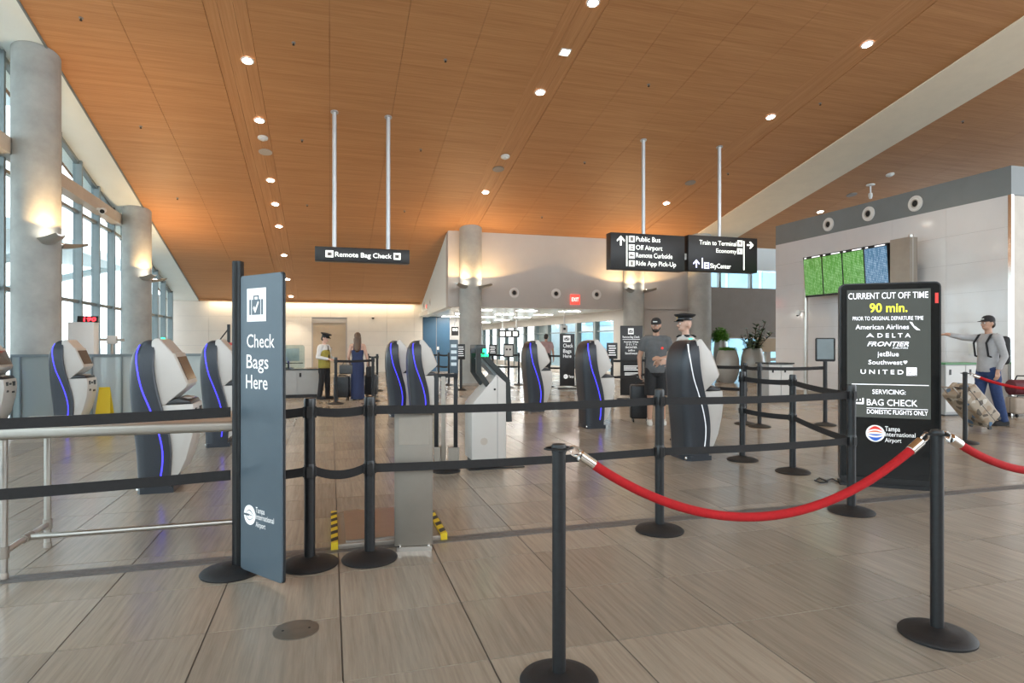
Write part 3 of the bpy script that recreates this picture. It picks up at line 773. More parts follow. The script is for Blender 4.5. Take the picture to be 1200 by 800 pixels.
def make_kiosk(lit=True):
    t = thing('checkin_kiosk', '', 'kiosk', (0, 0, 0), 0, 'self-service check-in kiosks')
    rings = []
    zs = [.05 + i * (1.25 - .05) / 16 for i in range(17)] + [1.28, 1.31, 1.335, 1.355, 1.372, 1.385, 1.395]
    for z in zs:
        xb, xf, h = cr_tab(BACK, z) - X0, cr_tab(FRONT, z) - X0, cr_tab(HALF, z)
        rc = min(.11, (xf - xb) * .45, h * .6)
        ring = [(xf, -h), (xf, h)]
        ring = []
        ring += [(xf, -h + .01), (xf, h - .01), (xf - .01, h)]
        for k in range(7):
            a = math.pi / 2 * k / 6
            ring.append((xb + rc - rc * math.sin(a), h - rc + rc * math.cos(a)))
        for k in range(7):
            a = math.pi / 2 * k / 6
            ring.append((xb + rc - rc * math.cos(a), -h + rc - rc * math.sin(a)))
        ring.append((xf - .01, -h))
        rings.append([(x, y, z) for x, y in ring])
    obj('shell', MB().loft(rings), 'kiosk shell', t)
    # LED ribbons on both flanks
    LED = [(.14, .295), (.28, .315), (.41, .312), (.585, .268), (.78, .19), (.95, .115), (1.13, .07), (1.27, .055), (1.35, .075)]
    LED = [(z, x * KX) for z, x in LED]
    for s in (-1, 1):
        b = MB(); rr = []
        for i in range(31):
            z = .14 + (1.35 - .14) * i / 30
            x = cr_tab(LED, z) - X0
            h = cr_tab(HALF, z)
            xb = cr_tab(BACK, z) - X0; xf = cr_tab(FRONT, z) - X0; rc = min(.11, (xf - xb) * .45, h * .6)
            def yy(q):
                if q > xb + rc: return h
                dx = (xb + rc) - q; return h - rc + math.sqrt(max(0, rc * rc - dx * dx))
            w = .0055
            rr.append([(x - w, s * (yy(x - w) - .004), z), (x - w, s * (yy(x - w) + .004), z), (x + w, s * (yy(x + w) + .004), z), (x + w, s * (yy(x + w) - .004), z)])
        obj('led_strip', b.loft(rr), 'blue led' if lit else 'pale led glow', t, label='glowing blue light strip' if lit else 'pale unlit light strip')
    # white head
    head = [(.20, 1.385), (.235, 1.408), (.275, 1.405), (.415, 1.265), (.555, .985), (.55, .962), (.33, .80), (.27, .80), (.22, 1.0), (.19, 1.2)]
    obj('head', MB().xz([(a * KX - X0, z) for a, z in head], -.205, .205), 'kiosk white', t, bevel=.008)
    # front bezel and screen, on the slanted front from (.275,1.405)-(.415,1.265)-(.555,.985)
    a = Vector((.425 * KX - X0, 0, 1.25)); b2 = Vector((.553 * KX - X0, 0, .99)); dirv = (b2 - a).normalized(); nrm = Vector((-dirv.z, 0, dirv.x)); nrm = nrm if nrm.x > 0 else -nrm
    def quad(p, q, w, off, th):
        mb = MB(); vs = []
        for o_ in (off, off + th):
            vs += [p + Vector((0, -w, 0)) + nrm * o_, q + Vector((0, -w, 0)) + nrm * o_, q + Vector((0, w, 0)) + nrm * o_, p + Vector((0, w, 0)) + nrm * o_]
        return mb.add(vs, [(0, 3, 2, 1), (4, 5, 6, 7), (0, 1, 5, 4), (1, 2, 6, 5), (2, 3, 7, 6), (3, 0, 4, 7)])
    bz = obj('bezel', quad(a - dirv * .02, b2 + dirv * .005, .2, -.004, .016), 'kiosk trim', t)
    obj('screen', quad(a + dirv * .02, b2 - dirv * .03, .178, .012, .005), 'kiosk screen', bz)
    a3 = Vector((.28 * KX - X0, 0, 1.40)); b3 = Vector((.41 * KX - X0, 0, 1.27)); d3 = (b3 - a3).normalized(); nrm = Vector((-d3.z, 0, d3.x))
    obj('brow', quad(a3 + d3 * .01, b3 - d3 * .005, .19, -.003, .007), 'kiosk trim', t)
    # tray with keypad
    tr = obj('tray', MB().xz([(.31 * KX - X0, .80), (.36 * KX - X0, .835), (.46 * KX - X0, .86), (.585 * KX - X0, .835), (.60 * KX - X0, .80)], -.195, .195), 'black plastic', t, bevel=.01)
    obj('keypad', MB().box(.46 * KX - X0, -.08, .845, .57 * KX - X0, .08, .858, None), 'kiosk trim', tr)
    low = [(.30, .798), (.615, .803), (.63, .67), (.605, .50), (.545, .30), (.475, .17), (.40, .115), (.36, .115), (.38, .3), (.37, .5)]
    obj('lower_body', MB().xz([(q * KX - X0, z) for q, z in low], -.205, .205), 'kiosk white', t, bevel=.008)
    for (y0, y1, z0, z1) in ((-.14, -.08, .70, .76), (-.04, .02, .71, .74), (.06, .14, .69, .76), (-.12, -.06, .60, .63), (.05, .13, .58, .61)):
        zc = (z0 + z1) / 2; xf = lerp_tab([(.50, .605), (.67, .63), (.803, .615)], zc) * KX - X0
        obj('slot', MB().box(xf - .01, y0, z0, xf + .006, y1, z1), 'black plastic', t)
    obj('plinth', MB().xy([(.05 * KX - X0, -.17), (.09 * KX - X0, -.22), (.42 * KX - X0, -.22), (.42 * KX - X0, .22), (.09 * KX - X0, .22), (.05 * KX - X0, .17)], 0, .055), 'kiosk shell', t)
    obj('anchor_bolt', MB().lathe([(.022, 0), (.022, .012), (.012, .02)], 10, M=Matrix.Translation((-.128, -.16, .03)) @ Matrix.Rotation(-math.pi / 2, 4, 'Y')), 'chrome', t)
    obj('status_light', MB().xz([(.235 * KX - X0, 1.405), (.275 * KX - X0, 1.402), (.27 * KX - X0, 1.415), (.245 * KX - X0, 1.418)], -.02, .02), 'green led', t)
    return t
kp = make_kiosk()
kk = kids(kp)
KS = [((187, 572), 'large kiosk behind the steel table, nearest of the left kiosks'),
      ((80, 502), 'kiosk standing in front of the frosted glass partition'),
      ((257, 521), 'kiosk half hidden behind the grey check bags sign'),
      ((465, 487), 'left and farther kiosk of the pair left of the white pedestal'),
      ((491, 494), 'right and nearer kiosk of the pair left of the white pedestal'),
      ((625, 481), 'small kiosk right of the white pedestal with green light'),
      ((692, 500), 'kiosk with blue strip beside the black airline list board')]
for i, (q, l) in enumerate(KS):
    p = fl(*q)
    if i == 0:
        kp.location = p; kp['label'] = l; XF[kp.name] = Matrix.Translation(p)
    else: dup(kp, p, 0, l, src_kids=[c for c in kk if not c.name.startswith('status_light')])
dup(kp, pY(14, 440, 11.3) * Vector((1, 1, 0)) if False else Vector((pY(15, 440, 11.35).x - .36, 11.35, 0)), 0, 'kiosk cut off by the left edge of the picture', src_kids=[c for c in kk if not c.name.startswith('status_light')])
k8 = make_kiosk(False); k8.location = fl(807, 536); k8['label'] = 'big dark kiosk with unlit pale strip in front of the man in the cap'; XF[k8.name] = Matrix.Translation(fl(807, 536))

# ------------------------------------------------------------------ belt stanchions
TOPH = 1.03
def make_stanchion():
    t = thing('belt_stanchion', '', 'stanchion', (0, 0, 0), 0, 'black belt stanchions')
    obj('base', MB().lathe([(.172, 0), (.175, .008), (.165, .018), (.12, .033), (.06, .046), (.045, .052), (.04, .055)], 36), 'black base', t)
    obj('post', MB().lathe([(.033, .05), (.033, TOPH - .1)], 18), 'black metal', t)
    hd = obj('belt_head', MB().lathe([(.034, TOPH - .105), (.0355, TOPH - .1), (.0355, TOPH - .012), (.032, TOPH), (.02, TOPH + .002)], 20), 'black plastic', t)
    obj('clip', MB().box(-.041, -.016, TOPH - .12, .041, .016, TOPH - .05).box(-.016, -.041, TOPH - .12, .016, .041, TOPH - .05), 'black plastic', hd)
    return t
def lower_head(t):
    hd = obj('lower_belt_head', MB().lathe([(.034, .53), (.0355, .535), (.0355, .62), (.034, .625)], 20), 'black plastic', t)
    obj('clip', MB().box(-.041, -.016, .545, .041, .016, .61).box(-.016, -.041, .545, .016, .041, .61), 'black plastic', hd)
def belt(t, p, q, z0=.945, z1=.945, w=.055, sag=.012):
    p = Vector(p); q = Vector(q); p.z = 0; q.z = 0; d = (q - p).normalized()
    a = p + d * .04; b = q - d * .04; n = 10; mb = MB(); rings = []
    sd = Vector((-d.y, d.x, 0)) * .0015
    for i in range(n + 1):
        k = i / n; c = a.lerp(b, k); z = z0 + (z1 - z0) * k - sag * 4 * k * (1 - k)
        rings.append([c + sd + Vector((0, 0, z - w / 2)), c - sd + Vector((0, 0, z - w / 2)), c - sd + Vector((0, 0, z + w / 2)), c + sd + Vector((0, 0, z + w / 2))])
    return obj('belt', mb.loft(rings), 'belt', t, world=True)
sp = make_stanchion(); sk = kids(sp); sfirst = [True]
def stanchion(p, label, low=True):
    p = Vector((p[0], p[1], 0))
    if sfirst[0]:
        sfirst[0] = False; sp.location = p; sp['label'] = label; XF[sp.name] = Matrix.Translation(p); o = sp
    else: o = dup(sp, p, 0, label, src_kids=sk)
    if low: lower_head(o)
    return o
A_ = fl(363, 661); B_ = fl(433, 653); C_ = fl(772, 621); D_ = fl(999, 600); E_ = fl(929, 553); F_ = fl(870, 539); S_ = fl(270, 673)
for p in (A_, B_, C_, D_, S_): p.y = 4.01
sA = stanchion(A_, 'black stanchion just right of the grey check bags sign')
sB = stanchion(B_, 'black stanchion left of the steel pillar')
sC = stanchion(C_, 'black stanchion in front of the dark unlit kiosk')
sD = stanchion(D_, 'black stanchion at the left edge of the cut off time display')
sE = stanchion(E_, 'black stanchion between the planters and the cut off time display, nearer one')
sF = stanchion(F_, 'black stanchion right of the dark unlit kiosk')
G_ = fl(890, 500); H_ = fl(967, 498); J_ = fld(873, 10.3)
sG = stanchion(G_, 'farther black stanchion seen in front of the right planter', False)
sJ = stanchion(J_, 'far black stanchion hidden behind the one right of the dark kiosk')
K_ = fld(815, 11.2)
sK = stanchion(K_, 'far black stanchion hidden behind the dark unlit kiosk')
belt(sA, A_, S_); belt(sA, A_, S_, .575, .575)
belt(sB, B_, A_); belt(sB, B_, A_, .575, .575, sag=.03)
belt(sC, C_, B_); belt(sC, C_, B_, .575, .575)
belt(sD, D_, C_); belt(sD, D_, C_, .575, .575)
belt(sE, E_, D_); belt(sE, E_, D_, .575, .575)
belt(sF, F_, E_); belt(sF, F_, E_, .575, .575)
belt(sG, G_, H_); belt(sG, G_, J_)
belt(sJ, J_, K_); belt(sJ, J_, K_, .575, .575)

# stanchions farther back, around the queue lanes
def run(ptsl, low=True):
    prev = None
    for (p, l) in ptsl:
        o = stanchion(p, l, low)
        if prev is not None:
            belt(o, p, prev)
            if low: belt(o, p, prev, .575, .575)
        prev = p
run([(fld(373 + 20.5, 13.6), 'stanchion left of the woman in blue, behind a black suitcase'), (fld(437, 14.2), 'stanchion just right of the woman in the blue dress')], False)
run([(fld(431, 17.5), 'left one of the far stanchions behind the woman in blue'), (fld(442, 17.2), 'right one of the far stanchions behind the woman in blue')], False)
run([(fld(503, 20.5), 'far stanchion in front of the blue wall, left one'), (fld(514, 20), 'far stanchion in front of the blue wall, middle one'), (fld(526, 19.5), 'far stanchion in front of the blue wall, right one')])
run([(fld(573, 19.9), 'far queue stanchion behind the white pedestal'), (fld(608, 19.6), 'far queue stanchion between the pedestal and the small kiosk')])
run([(fld(643, 18.7), 'far queue stanchion right of the small kiosk'), (fld(677, 19.0), 'far queue stanchion behind the black check bags board')])

# ------------------------------------------------------------------ check bags sign on its tall post
tS = thing('check_bags_sign', 'tall slate grey panel sign reading Check Bags Here on a black post', 'sign', S_)
obj('base', MB().lathe([(.172, 0), (.175, .008), (.165, .018), (.12, .033), (.06, .046), (.05, .052)], 36), 'black base', tS)
zt = 1.86
ppx = at(279, 400, S_.x * SA + S_.y * CA) ; pv = Vector((ppx.x, ppx.y, 0))
obj('post', MB().box(-.026, -.026, .045, .026, .026, zt, Matrix.Translation(pv - S_) @ Matrix.Rotation(-.35, 4, 'Z')), 'black metal', tS, bevel=.006)
obj('post_groove', MB().box(-.008, -.029, .06, .008, -.025, zt - .01, Matrix.Translation(pv - S_) @ Matrix.Rotation(-.35, 4, 'Z')), 'dark hole', tS)
fl_, dl_ = pv + Vector((.02, -.02, 0)), None
pr = fld(330, 3.42); pl_ = fld(282, S_.x * SA + S_.y * CA - .03)
u = (pr - pl_).normalized()
fr = Frame((pl_.x, pl_.y, 0), u)
wd = (pr - pl_).length
zb0, zt0 = .035, 1.765
def rounded(a0, b0, a1, b1, r, n=5):
    o = []
    for (cx_, cy_, s) in ((a1 - r, b0 + r, -math.pi / 2), (a1 - r, b1 - r, 0), (a0 + r, b1 - r, math.pi / 2), (a0 + r, b0 + r, math.pi)):
        for k in range(n + 1):
            a = s + math.pi / 2 * k / n; o.append((cx_ + r * math.cos(a), cy_ + r * math.sin(a)))
    return o
pan = MB().prism(rounded(0, zb0, wd, zt0, .018), lambda a, b: fr.p(a, b, -.012), lambda a, b: fr.p(a, b, 0))
obj('panel', pan, 'sign slate', tS, world=True, sm=False)
obj('edge', MB().prism(rounded(-.004, zb0 - .003, wd + .006, zt0 + .004, .02), lambda a, b: fr.p(a, b, -.022), lambda a, b: fr.p(a, b, -.012)), 'black metal', tS, world=True, sm=False)
flat(fr, [rect_px(fr, 290, 337.5, 312, 376.5)], 'icon', 'sign white', tS)
ic = rect_px(fr, 290, 337.5, 312, 376.5); a0, b0 = ic[0]; a1, b1 = ic[2]
def luggage(fr, a0, b0, a1, b1, dark, light, parent, h=.005):
    w = a1 - a0; hh = b1 - b0
    P = lambda s, t_: (a0 + w * s, b0 + hh * t_)
    R = lambda s0, t0, s1, t1: [P(s0, t0), P(s1, t0), P(s1, t1), P(s0, t1)]
    flat(fr, [R(.28, .2, .72, .66), R(.14, .2, .23, .66), R(.77, .2, .86, .66), R(.36, .66, .41, .78), R(.59, .66, .64, .78), R(.36, .74, .64, .78)], 'luggage_symbol', dark, parent, h=h)
    flat(fr, [[P(.36, .40), P(.41, .46), P(.47, .38), P(.61, .60), P(.66, .57), P(.48, .26), P(.455, .26)]], 'tick_mark', light, parent, h=h + .002)
luggage(fr, a0, b0, a1, b1, 'sign slate', 'sign white', tS)
for s, x0, x1, yt, yb in (('Check', 289.8, 322.3, 391.5, 407), ('Bags', 289.4, 315, 415.5, 431.5), ('Here', 288.8, 314, 439.3, 455.5)):
    text_px(fr, s, x0, x1, yt, yb, 'sign white', tS, bold=.006)
for s, x0, x1, yt, yb in (('Tampa', 300.2, 310.5, 595, 601.5), ('International', 300.2, 321.5, 604.2, 610.6), ('Airport', 300.2, 311.5, 612.2, 618.4)):
    text_px(fr, s, x0, x1, yt, yb, 'sign white', tS, bold=.0)
def airport_logo(fr, x, y, rpx, parent, colored, h0=.003):
    a, b = fr.uv(x, y); r = abs(fr.uv(x, y + rpx)[1] - b)
    flat(fr, [circ(a, b, r, 28)], 'logo', 'sign white', parent, h=h0)
    def lens(y0, amp, lo, hi, n=14):
        pts = []
        for i in range(n + 1):
            s = -hi + 2 * hi * i / n; pts.append((a + r * s, b + r * (y0 + amp * math.cos(s / hi * math.pi / 2))))
        for i in range(n, -1, -1):
            s = -hi + 2 * hi * i / n; pts.append((a + r * s, b + r * (y0 + lo * math.cos(s / hi * math.pi / 2))))
        return pts
    if colored:
        flat(fr, [lens(.32, .55, .20, .78)], 'logo_red', 'logo red', parent, h=h0 + .002)
        flat(fr, [lens(-.32, -.16, -.55, .78)], 'logo_blue', 'logo blue', parent, h=h0 + .002)
        flat(fr, [lens(.06, .30, .10, .86)], 'logo_orange', 'logo orange', parent, h=h0 + .002)
        flat(fr, [lens(-.06, -.02, -.2, .8)], 'logo_wave', 'logo blue', parent, h=h0 + .002)
    else:
        flat(fr, [lens(.05, .48, .40, .7), lens(-.05, -.40, -.48, .7), [(a - r * .95, b + r * .08), (a - r * .1, b + r * .12), (a - r * .1, b - r * .12), (a - r * .95, b - r * .08)], lens(-.03, .1, .02, .6)], 'logo_mark', 'sign slate', parent, h=h0 + .002)
airport_logo(fr, 293, 603, 11.5, tS, False)
L_ = Vector((-3.1, 3.75, 0))
belt(tS, pv, L_, .96, .95, w=.06); belt(tS, pv, L_, .585, .58, w=.06)
sL = stanchion(L_, 'black stanchion beyond the left end of the steel table')

# ------------------------------------------------------------------ steel table behind the belt
tx0, tx1, ty0, ty1, tz = -1.95, -.42, 4.22, 4.90, .878
tt = thing('steel_table', 'long stainless steel table behind the black belts at left', 'table', ((tx0 + tx1) / 2, (ty0 + ty1) / 2, 0))
obj('tabletop', MB().box(tx0, ty0, tz - .066, tx1, ty1, tz), 'table steel', tt, world=True, bevel=.02, seg=3)
lx0, lx1, ly0, ly1 = -1.82, -.52, 4.27, 4.85
for lx in (lx0, lx1):
    for ly in (ly0, ly1):
        lg = obj('leg', MB().tube([(lx, ly, .012), (lx, ly, tz - .07)], .020, 14), 'steel', tt, world=True)
        obj('foot', MB().lathe([(.024, 0), (.024, .03), (.018, .04)], 14, (lx, ly, 0)), 'steel satin', lg, world=True)
        obj('collar', MB().lathe([(.027, .12), (.027, .19)], 14, (lx, ly, 0)), 'steel satin', lg, world=True)
for lx in (lx0, lx1):
    s_ = obj('side_rail', MB().tube([(lx, ly0, .155), (lx, ly1, .155)], .0185, 12), 'steel', tt, world=True)
    obj('tee_joint', MB().tube([(lx, (ly0 + ly1) / 2 - .05, .155), (lx, (ly0 + ly1) / 2 + .05, .155)], .026, 12), 'steel satin', s_, world=True)
obj('stretcher', MB().tube([(lx0, (ly0 + ly1) / 2, .155), (lx1, (ly0 + ly1) / 2, .155)], .0185, 12), 'steel', tt, world=True)

# ------------------------------------------------------------------ steel pillar and scale platform
bp = fl(485, 648) + Vector((0.015, .11, 0))
tp = thing('steel_pillar', 'brushed steel pillar with blank panel standing behind the belts', 'pillar', bp, -ANG * .6)
obj('body', MB().box(-.125, -.06, .03, .125, .06, .905), 'pillar steel', tp, bevel=.006)
obj('glass_panel', MB().box(-.095, -.064, .70, .10, -.059, .88), 'steel satin', tp)
obj('base_channel', MB().box(-.11, -.075, 0, .12, .06, .03), 'steel', tp)
for sx in (-.09, .1): obj('bolt', MB().lathe([(.012, .03), (.012, .04)], 8, (sx, -.068, 0)), 'chrome', tp)
sp0 = fl(399, 639); sp1 = fl(464, 639)
pc = fl(455, 620)
ts_ = thing('scale_platform', 'low baggage scale plate with striped hazard corners on the floor', 'baggage scale', (pc.x, pc.y, 0))
xa, xb_, ya, yb_ = fl(396, 639).x, fl(516, 632).x, fl(430, 641).y, fl(430, 603).y
mk = lambda *q: MB().box(q[0] - pc.x, q[1] - pc.y, q[2], q[3] - pc.x, q[4] - pc.y, q[5])
obj('frame', mk(xa, ya, 0, xb_, yb_, .035), 'steel satin', ts_, bevel=.004)
obj('plate', mk(xa + .05, ya + .03, .035, xb_ - .05, yb_ - .01, .05), 'steel', ts_)
for xs in (xa - .045, xb_ + .0):
    hz_ = obj('hazard_strip', mk(xs, ya - .005, 0, xs + .045, yb_, .05), 'hazard yellow', ts_, label='yellow and black striped edge')
    n = 5; st = (yb_ - ya) / n
    for i in range(n):
        y0 = ya - pc.y + i * st; x0 = xs - pc.x - .0005
        b = MB(); b.add([(x0, y0 + .02, .0505), (x0 + .046, y0 + .06, .0505), (x0 + .046, y0 + .06 + st * .45, .0505), (x0, y0 + .02 + st * .45, .0505), (x0, y0 + .02, .0515), (x0 + .046, y0 + .06, .0515), (x0 + .046, y0 + .06 + st * .45, .0515), (x0, y0 + .02 + st * .45, .0515)],
                        [(0, 3, 2, 1), (4, 5, 6, 7), (0, 1, 5, 4), (1, 2, 6, 5), (2, 3, 7, 6), (3, 0, 4, 7)])
        obj('stripe', b, 'hazard black', hz_, sm=False)
# floor box cover
p = fl(347, 738); t = thing('floor_cover', 'round bronze floor outlet cover set into the tiles', 'floor cover', p)
obj('plate', MB().lathe([(.105, .0), (.105, .003), (.1, .004), (.001, .0045)], 36), 'bronze plate', t)
for sx in (-.06, .06): obj('screw', MB().lathe([(.006, .004), (.006, .0055)], 8, (sx, 0, 0)), 'dark hole', t)

# ------------------------------------------------------------------ rope posts and velvet ropes
def rope_post(p, label):
    t = thing('rope_stanchion', label, 'stanchion', p, 0, 'black rope posts')
    obj('base', MB().lathe([(.158, 0), (.16, .01), (.152, .02), (.11, .033), (.05, .043), (.04, .047)], 40), 'black base', t)
    obj('post', MB().lathe([(.0275, .045), (.0275, .93)], 20), 'black metal', t)
    c = obj('cap', MB().lathe([(.03, .93), (.03, .955), (.026, .965), (.01, .968)], 20), 'black metal', t)
    ring = []
    for i in range(25):
        a = 2 * math.pi * i / 24; rr = .048 + .012 * math.cos(4 * a)
        ring.append((rr * math.cos(a), rr * math.sin(a), .948))
    obj('rope_ring', MB().tube(ring, .005, 6), 'black metal', c)
    return t
R1 = fl(655, 799); R2 = fl(1098, 745); R3 = fl(1131, 519)
rope_post(R1, 'black rope post in the foreground, nearest to the camera')
rope_post(R2, 'black rope post in front of the cut off time display')
rope_post(R3, 'far black rope post beside the patterned suitcase')
R4_ = Vector((4.55, 2.35, 0)); rope_post(R4_, 'rope post outside the right edge of the picture, nearer one')
R5_ = Vector((9.6, 5.2, 0)); rope_post(R5_, 'rope post outside the right edge of the picture, farther one')
def rope(p, q, sag, label, r=.0195):
    d = (q - p); d.z = 0; L = d.length; d.normalize()
    t = thing('velvet_rope', label, 'rope', ((p + q) / 2) * Vector((1, 1, 0)), 0, 'red velvet ropes')
    zt_ = .945; n = 40; pts = []
    for i in range(n + 1):
        k = i / n; c = p + d * (.05 + (L - .10) * k)
        pts.append(Vector((c.x, c.y, zt_ - sag * (1 - (2 * k - 1) ** 2))))
    # cumulative length
    def cut(l0, l1):
        out = []; acc = 0
        tot = sum((pts[i + 1] - pts[i]).length for i in range(n)); l1 = tot - l1
        prev = None
        for i in range(n + 1):
            if i: acc += (pts[i] - pts[i - 1]).length
            if l0 <= acc <= l1: out.append(pts[i])
        return out, tot
    def sample(l):
        acc = 0
        for i in range(n):
            s = (pts[i + 1] - pts[i]).length
            if acc + s >= l: return pts[i].lerp(pts[i + 1], (l - acc) / s)
            acc += s
        return pts[-1]
    tot = sum((pts[i + 1] - pts[i]).length for i in range(n))
    obj('rope', MB().tube([sample(.11 + (tot - .22) * i / 48) for i in range(49)], r, 16), 'red velvet', t, world=True)
    for e in (0, 1):
        f = (lambda l: sample(l)) if e == 0 else (lambda l: sample(tot - l))
        cp = obj('end_cap', MB().tube([f(.045), f(.048), f(.05), f(.085), f(.12), f(.122)], [.012, .018, r + .003, r + .003, r + .003, r + .001], 16), 'chrome', t, world=True)
        pa, pb = f(0.0), f(.045)
        dd = (pb - pa).normalized(); sd = dd.cross(Vector((0, 0, 1))).normalized(); upv = sd.cross(dd)
        loop = [pa + dd * .022 + dd * (.026 * math.cos(a)) + upv * (.016 * math.sin(a)) for a in [2 * math.pi * i / 16 for i in range(17)]]
        obj('hook', MB().tube(loop, .0045, 6), 'chrome', cp, world=True)
    return t
rope(R1, R2, .33, 'long red velvet rope sagging across the foreground')
rope(R2, R4_, .24, 'red velvet rope leaving the picture right of the display')
rope(R3, R5_, .2, 'far red velvet rope at the right edge near the suitcase')

# ------------------------------------------------------------------ cut off time display
T0 = fl(984, 567.5); T1 = fl(1103, 576)
u = (T1 - T0).normalized(); W_ = (T1 - T0).length
fr = Frame(T0, u)
rzT = math.atan2(u.y, u.x)
td = thing('display_totem', 'tall black digital display reading current cut off time 90 min', 'display', (T0 + T1) / 2, rzT)
HT = fr.uv(1043, 331)[1]
body = MB().prism(rounded(0, .03, W_, HT, .05), lambda a, b: fr.p(a, b, -.11), lambda a, b: fr.p(a, b, 0))
obj('body', body, 'black plastic', td, world=True, sm=False)
obj('foot', MB().prism(rect(-.0, 0, W_, .03), lambda a, b: fr.p(a, b, -.16), lambda a, b: fr.p(a, b, .012)), 'black metal', td, world=True, sm=False)
flat(fr, [rounded(.012, .05, W_ - .012, HT - .012, .04)], 'front_glass', 'dark glass', td, h=.006, th=.006)
ss = rect_px(fr, 992.5, 339, 1090.5, 489.5)
flat(fr, [ss], 'screen', 'screen grey', td, h=.009, th=.003)
flat(fr, [rect_px(fr, 985, 560.5, 1101, 565.5)], 'lower_groove', 'dark hole', td, h=.008, th=.003)
flat(fr, [rect_px(fr, 1095.5, 343, 1099.5, 355)], 'red_tag', 'logo red', td, h=.008)
h9 = .0105
TX = [('CURRENT CUT OFF TIME', 993.8, 1087.4, 342.6, 349.8, 'screen white', .004, 0), ('90 min.', 1018.8, 1063, 355.2, 365.5, 'screen yellow', .012, 0),
      ('PRIOR TO ORIGINAL DEPARTURE TIME', 999, 1081.7, 370.6, 375.0, 'screen white', .0, 0), ('American Airlines', 1002.4, 1064.8, 380.2, 385.6, 'screen white', .004, 0),
      ('D E L T A', 1028, 1066.8, 390.4, 395.2, 'screen white', .008, 0), ('FRONTIER', 1016, 1064.8, 400.2, 405.4, 'screen white', .015, .3), ('AIRLINES', 1045, 1064, 406.6, 408.4, 'screen white', .0, .2),
      ('jetBlue', 1028, 1053, 411.8, 417.2, 'screen white', .004, 0), ('Southwest', 1017.4, 1057.2, 421.8, 426.8, 'screen white', .008, 0), ('U N I T E D', 1008.3, 1058.4, 433, 438, 'screen white', .012, 0),
      ('SERVICING:', 1022, 1061, 456.4, 461.6, 'screen white', .006, 0), ('BAG CHECK', 1015.6, 1075, 468, 475.2, 'screen white', .006, 0), ('DOMESTIC FLIGHTS ONLY', 1015.7, 1087, 480.4, 485.4, 'screen white', .006, 0)]
for s, x0, x1, yt, yb, m, bo, sh in TX: text_px(fr, s, x0, x1, yt, yb, m, td, bold=bo, h=h9, shear=sh)
for s, x0, x1, yt, yb in (('Tampa', 1036.8, 1054.5, 499.5, 505), ('International', 1036.8, 1072.5, 506.6, 511.6), ('Airport', 1036.8, 1056, 513.2, 518)):
    text_px(fr, s, x0, x1, yt, yb, 'sign white', td, bold=.004, h=.009)
flat(fr, [rect_px(fr, 998, 450.2, 1088, 451)], 'rule', 'screen white', td, h=h9)
flat(fr, [rect_px(fr, 1015.5, 478.4, 1087, 479)], 'rule', 'screen white', td, h=h9)
flat(fr, [rect_px(fr, 1000, 471, 1012, 473), rect_px(fr, 1000, 466, 1001.6, 473), rect_px(fr, 1010.2, 466, 1012, 473), rect_px(fr, 1003.2, 467, 1004.6, 469), rect_px(fr, 1007, 467, 1008.4, 469)], 'luggage_symbol', 'screen white', td, h=h9)
def px_poly(pts): return [fr.uv(x, y) for x, y in pts]
flat(fr, [px_poly([(1065.5, 377), (1068.5, 377.3), (1071.5, 382.5), (1069.8, 382.8)]), px_poly([(1070, 383.2), (1072, 382), (1078.3, 386.8), (1073.5, 386.4)])], 'tail_mark', 'screen white', td, h=h9)
flat(fr, [px_poly([(1014.6, 395.3), (1019.4, 390.2), (1024.2, 395.3), (1019.4, 393.6)])], 'triangle_mark', 'screen white', td, h=h9)
hx, hy = 1060.6, 424.2
flat(fr, [[fr.uv(hx + 2.4 * (16 * math.sin(t_) ** 3) / 16, hy - 2.4 * (13 * math.cos(t_) - 5 * math.cos(2 * t_) - 2 * math.cos(3 * t_) - math.cos(4 * t_)) / 16) for t_ in [2 * math.pi * i / 24 for i in range(24)]]], 'heart_mark', 'screen white', td, h=h9)
flat(fr, [rect_px(fr, 1062, 430.4, 1074, 440)], 'globe_square', 'screen white', td, h=h9)
gl = []
for k in range(3):
    pts = [(1062.5 + 11 * s, 433.2 + k * 2.4 + 6 * s * s * .6) for s in [i / 6 for i in range(7)]]
    gl.append(px_poly([(x, min(y, 439.4)) for x, y in pts] + [(x, min(y + .7, 439.9)) for x, y in reversed(pts)]))
flat(fr, gl, 'globe_lines', 'screen grey', td, h=h9 + .002)
airport_logo(fr, 1025.5, 507.5, 9.8, td, True, .009)
cb = [fl(983, 566), fl(975, 562), fl(968, 565), fl(960, 561), fl(955, 564), fl(962, 567), fl(972, 566)]
cp_ = []
for i in range(len(cb) - 1):
    for k in range(5): cp_.append(cb[i].lerp(cb[i + 1], k / 5) + Vector((0, 0, .012)))
tag(obj('power_cable', MB().tube(cp_, .008, 6), 'black plastic'), 'black power cable curled on the floor left of the display', 'cable')
# ------------------------------------------------------------------ hanging signs
def hang_pole(t, x, y, zs):
    q = onceil(x, y)
    po = obj('pole', MB().tube([(q.x, q.y, zs), (q.x, q.y, q.z + .03)], .045, 14), 'pole grey', t, world=True)
    obj('ceiling_plate', MB().lathe([(.08, -.02), (.08, .0), (.05, .01)], 16, M=Matrix.Translation(q) @ SLR), 'pole grey', po, world=True)
YS = onceil(392, 131).y
z1, z0 = pY(424, 290.5, YS - .12).z, pY(424, 307, YS - .12).z
xa, xb_ = pY(369, 298, YS - .12).x, pY(480, 300, YS - .12).x
t = thing('hanging_sign', 'long black hanging sign reading Remote Bag Check on two poles', 'hanging sign', ((xa + xb_) / 2, YS, z0))
obj('case', MB().box(xa, YS - .12, z0, xb_, YS + .12, z1), 'sign charcoal', t, world=True, bevel=.008)
hang_pole(t, 392, 131, z1); hang_pole(t, 455, 137, z1)
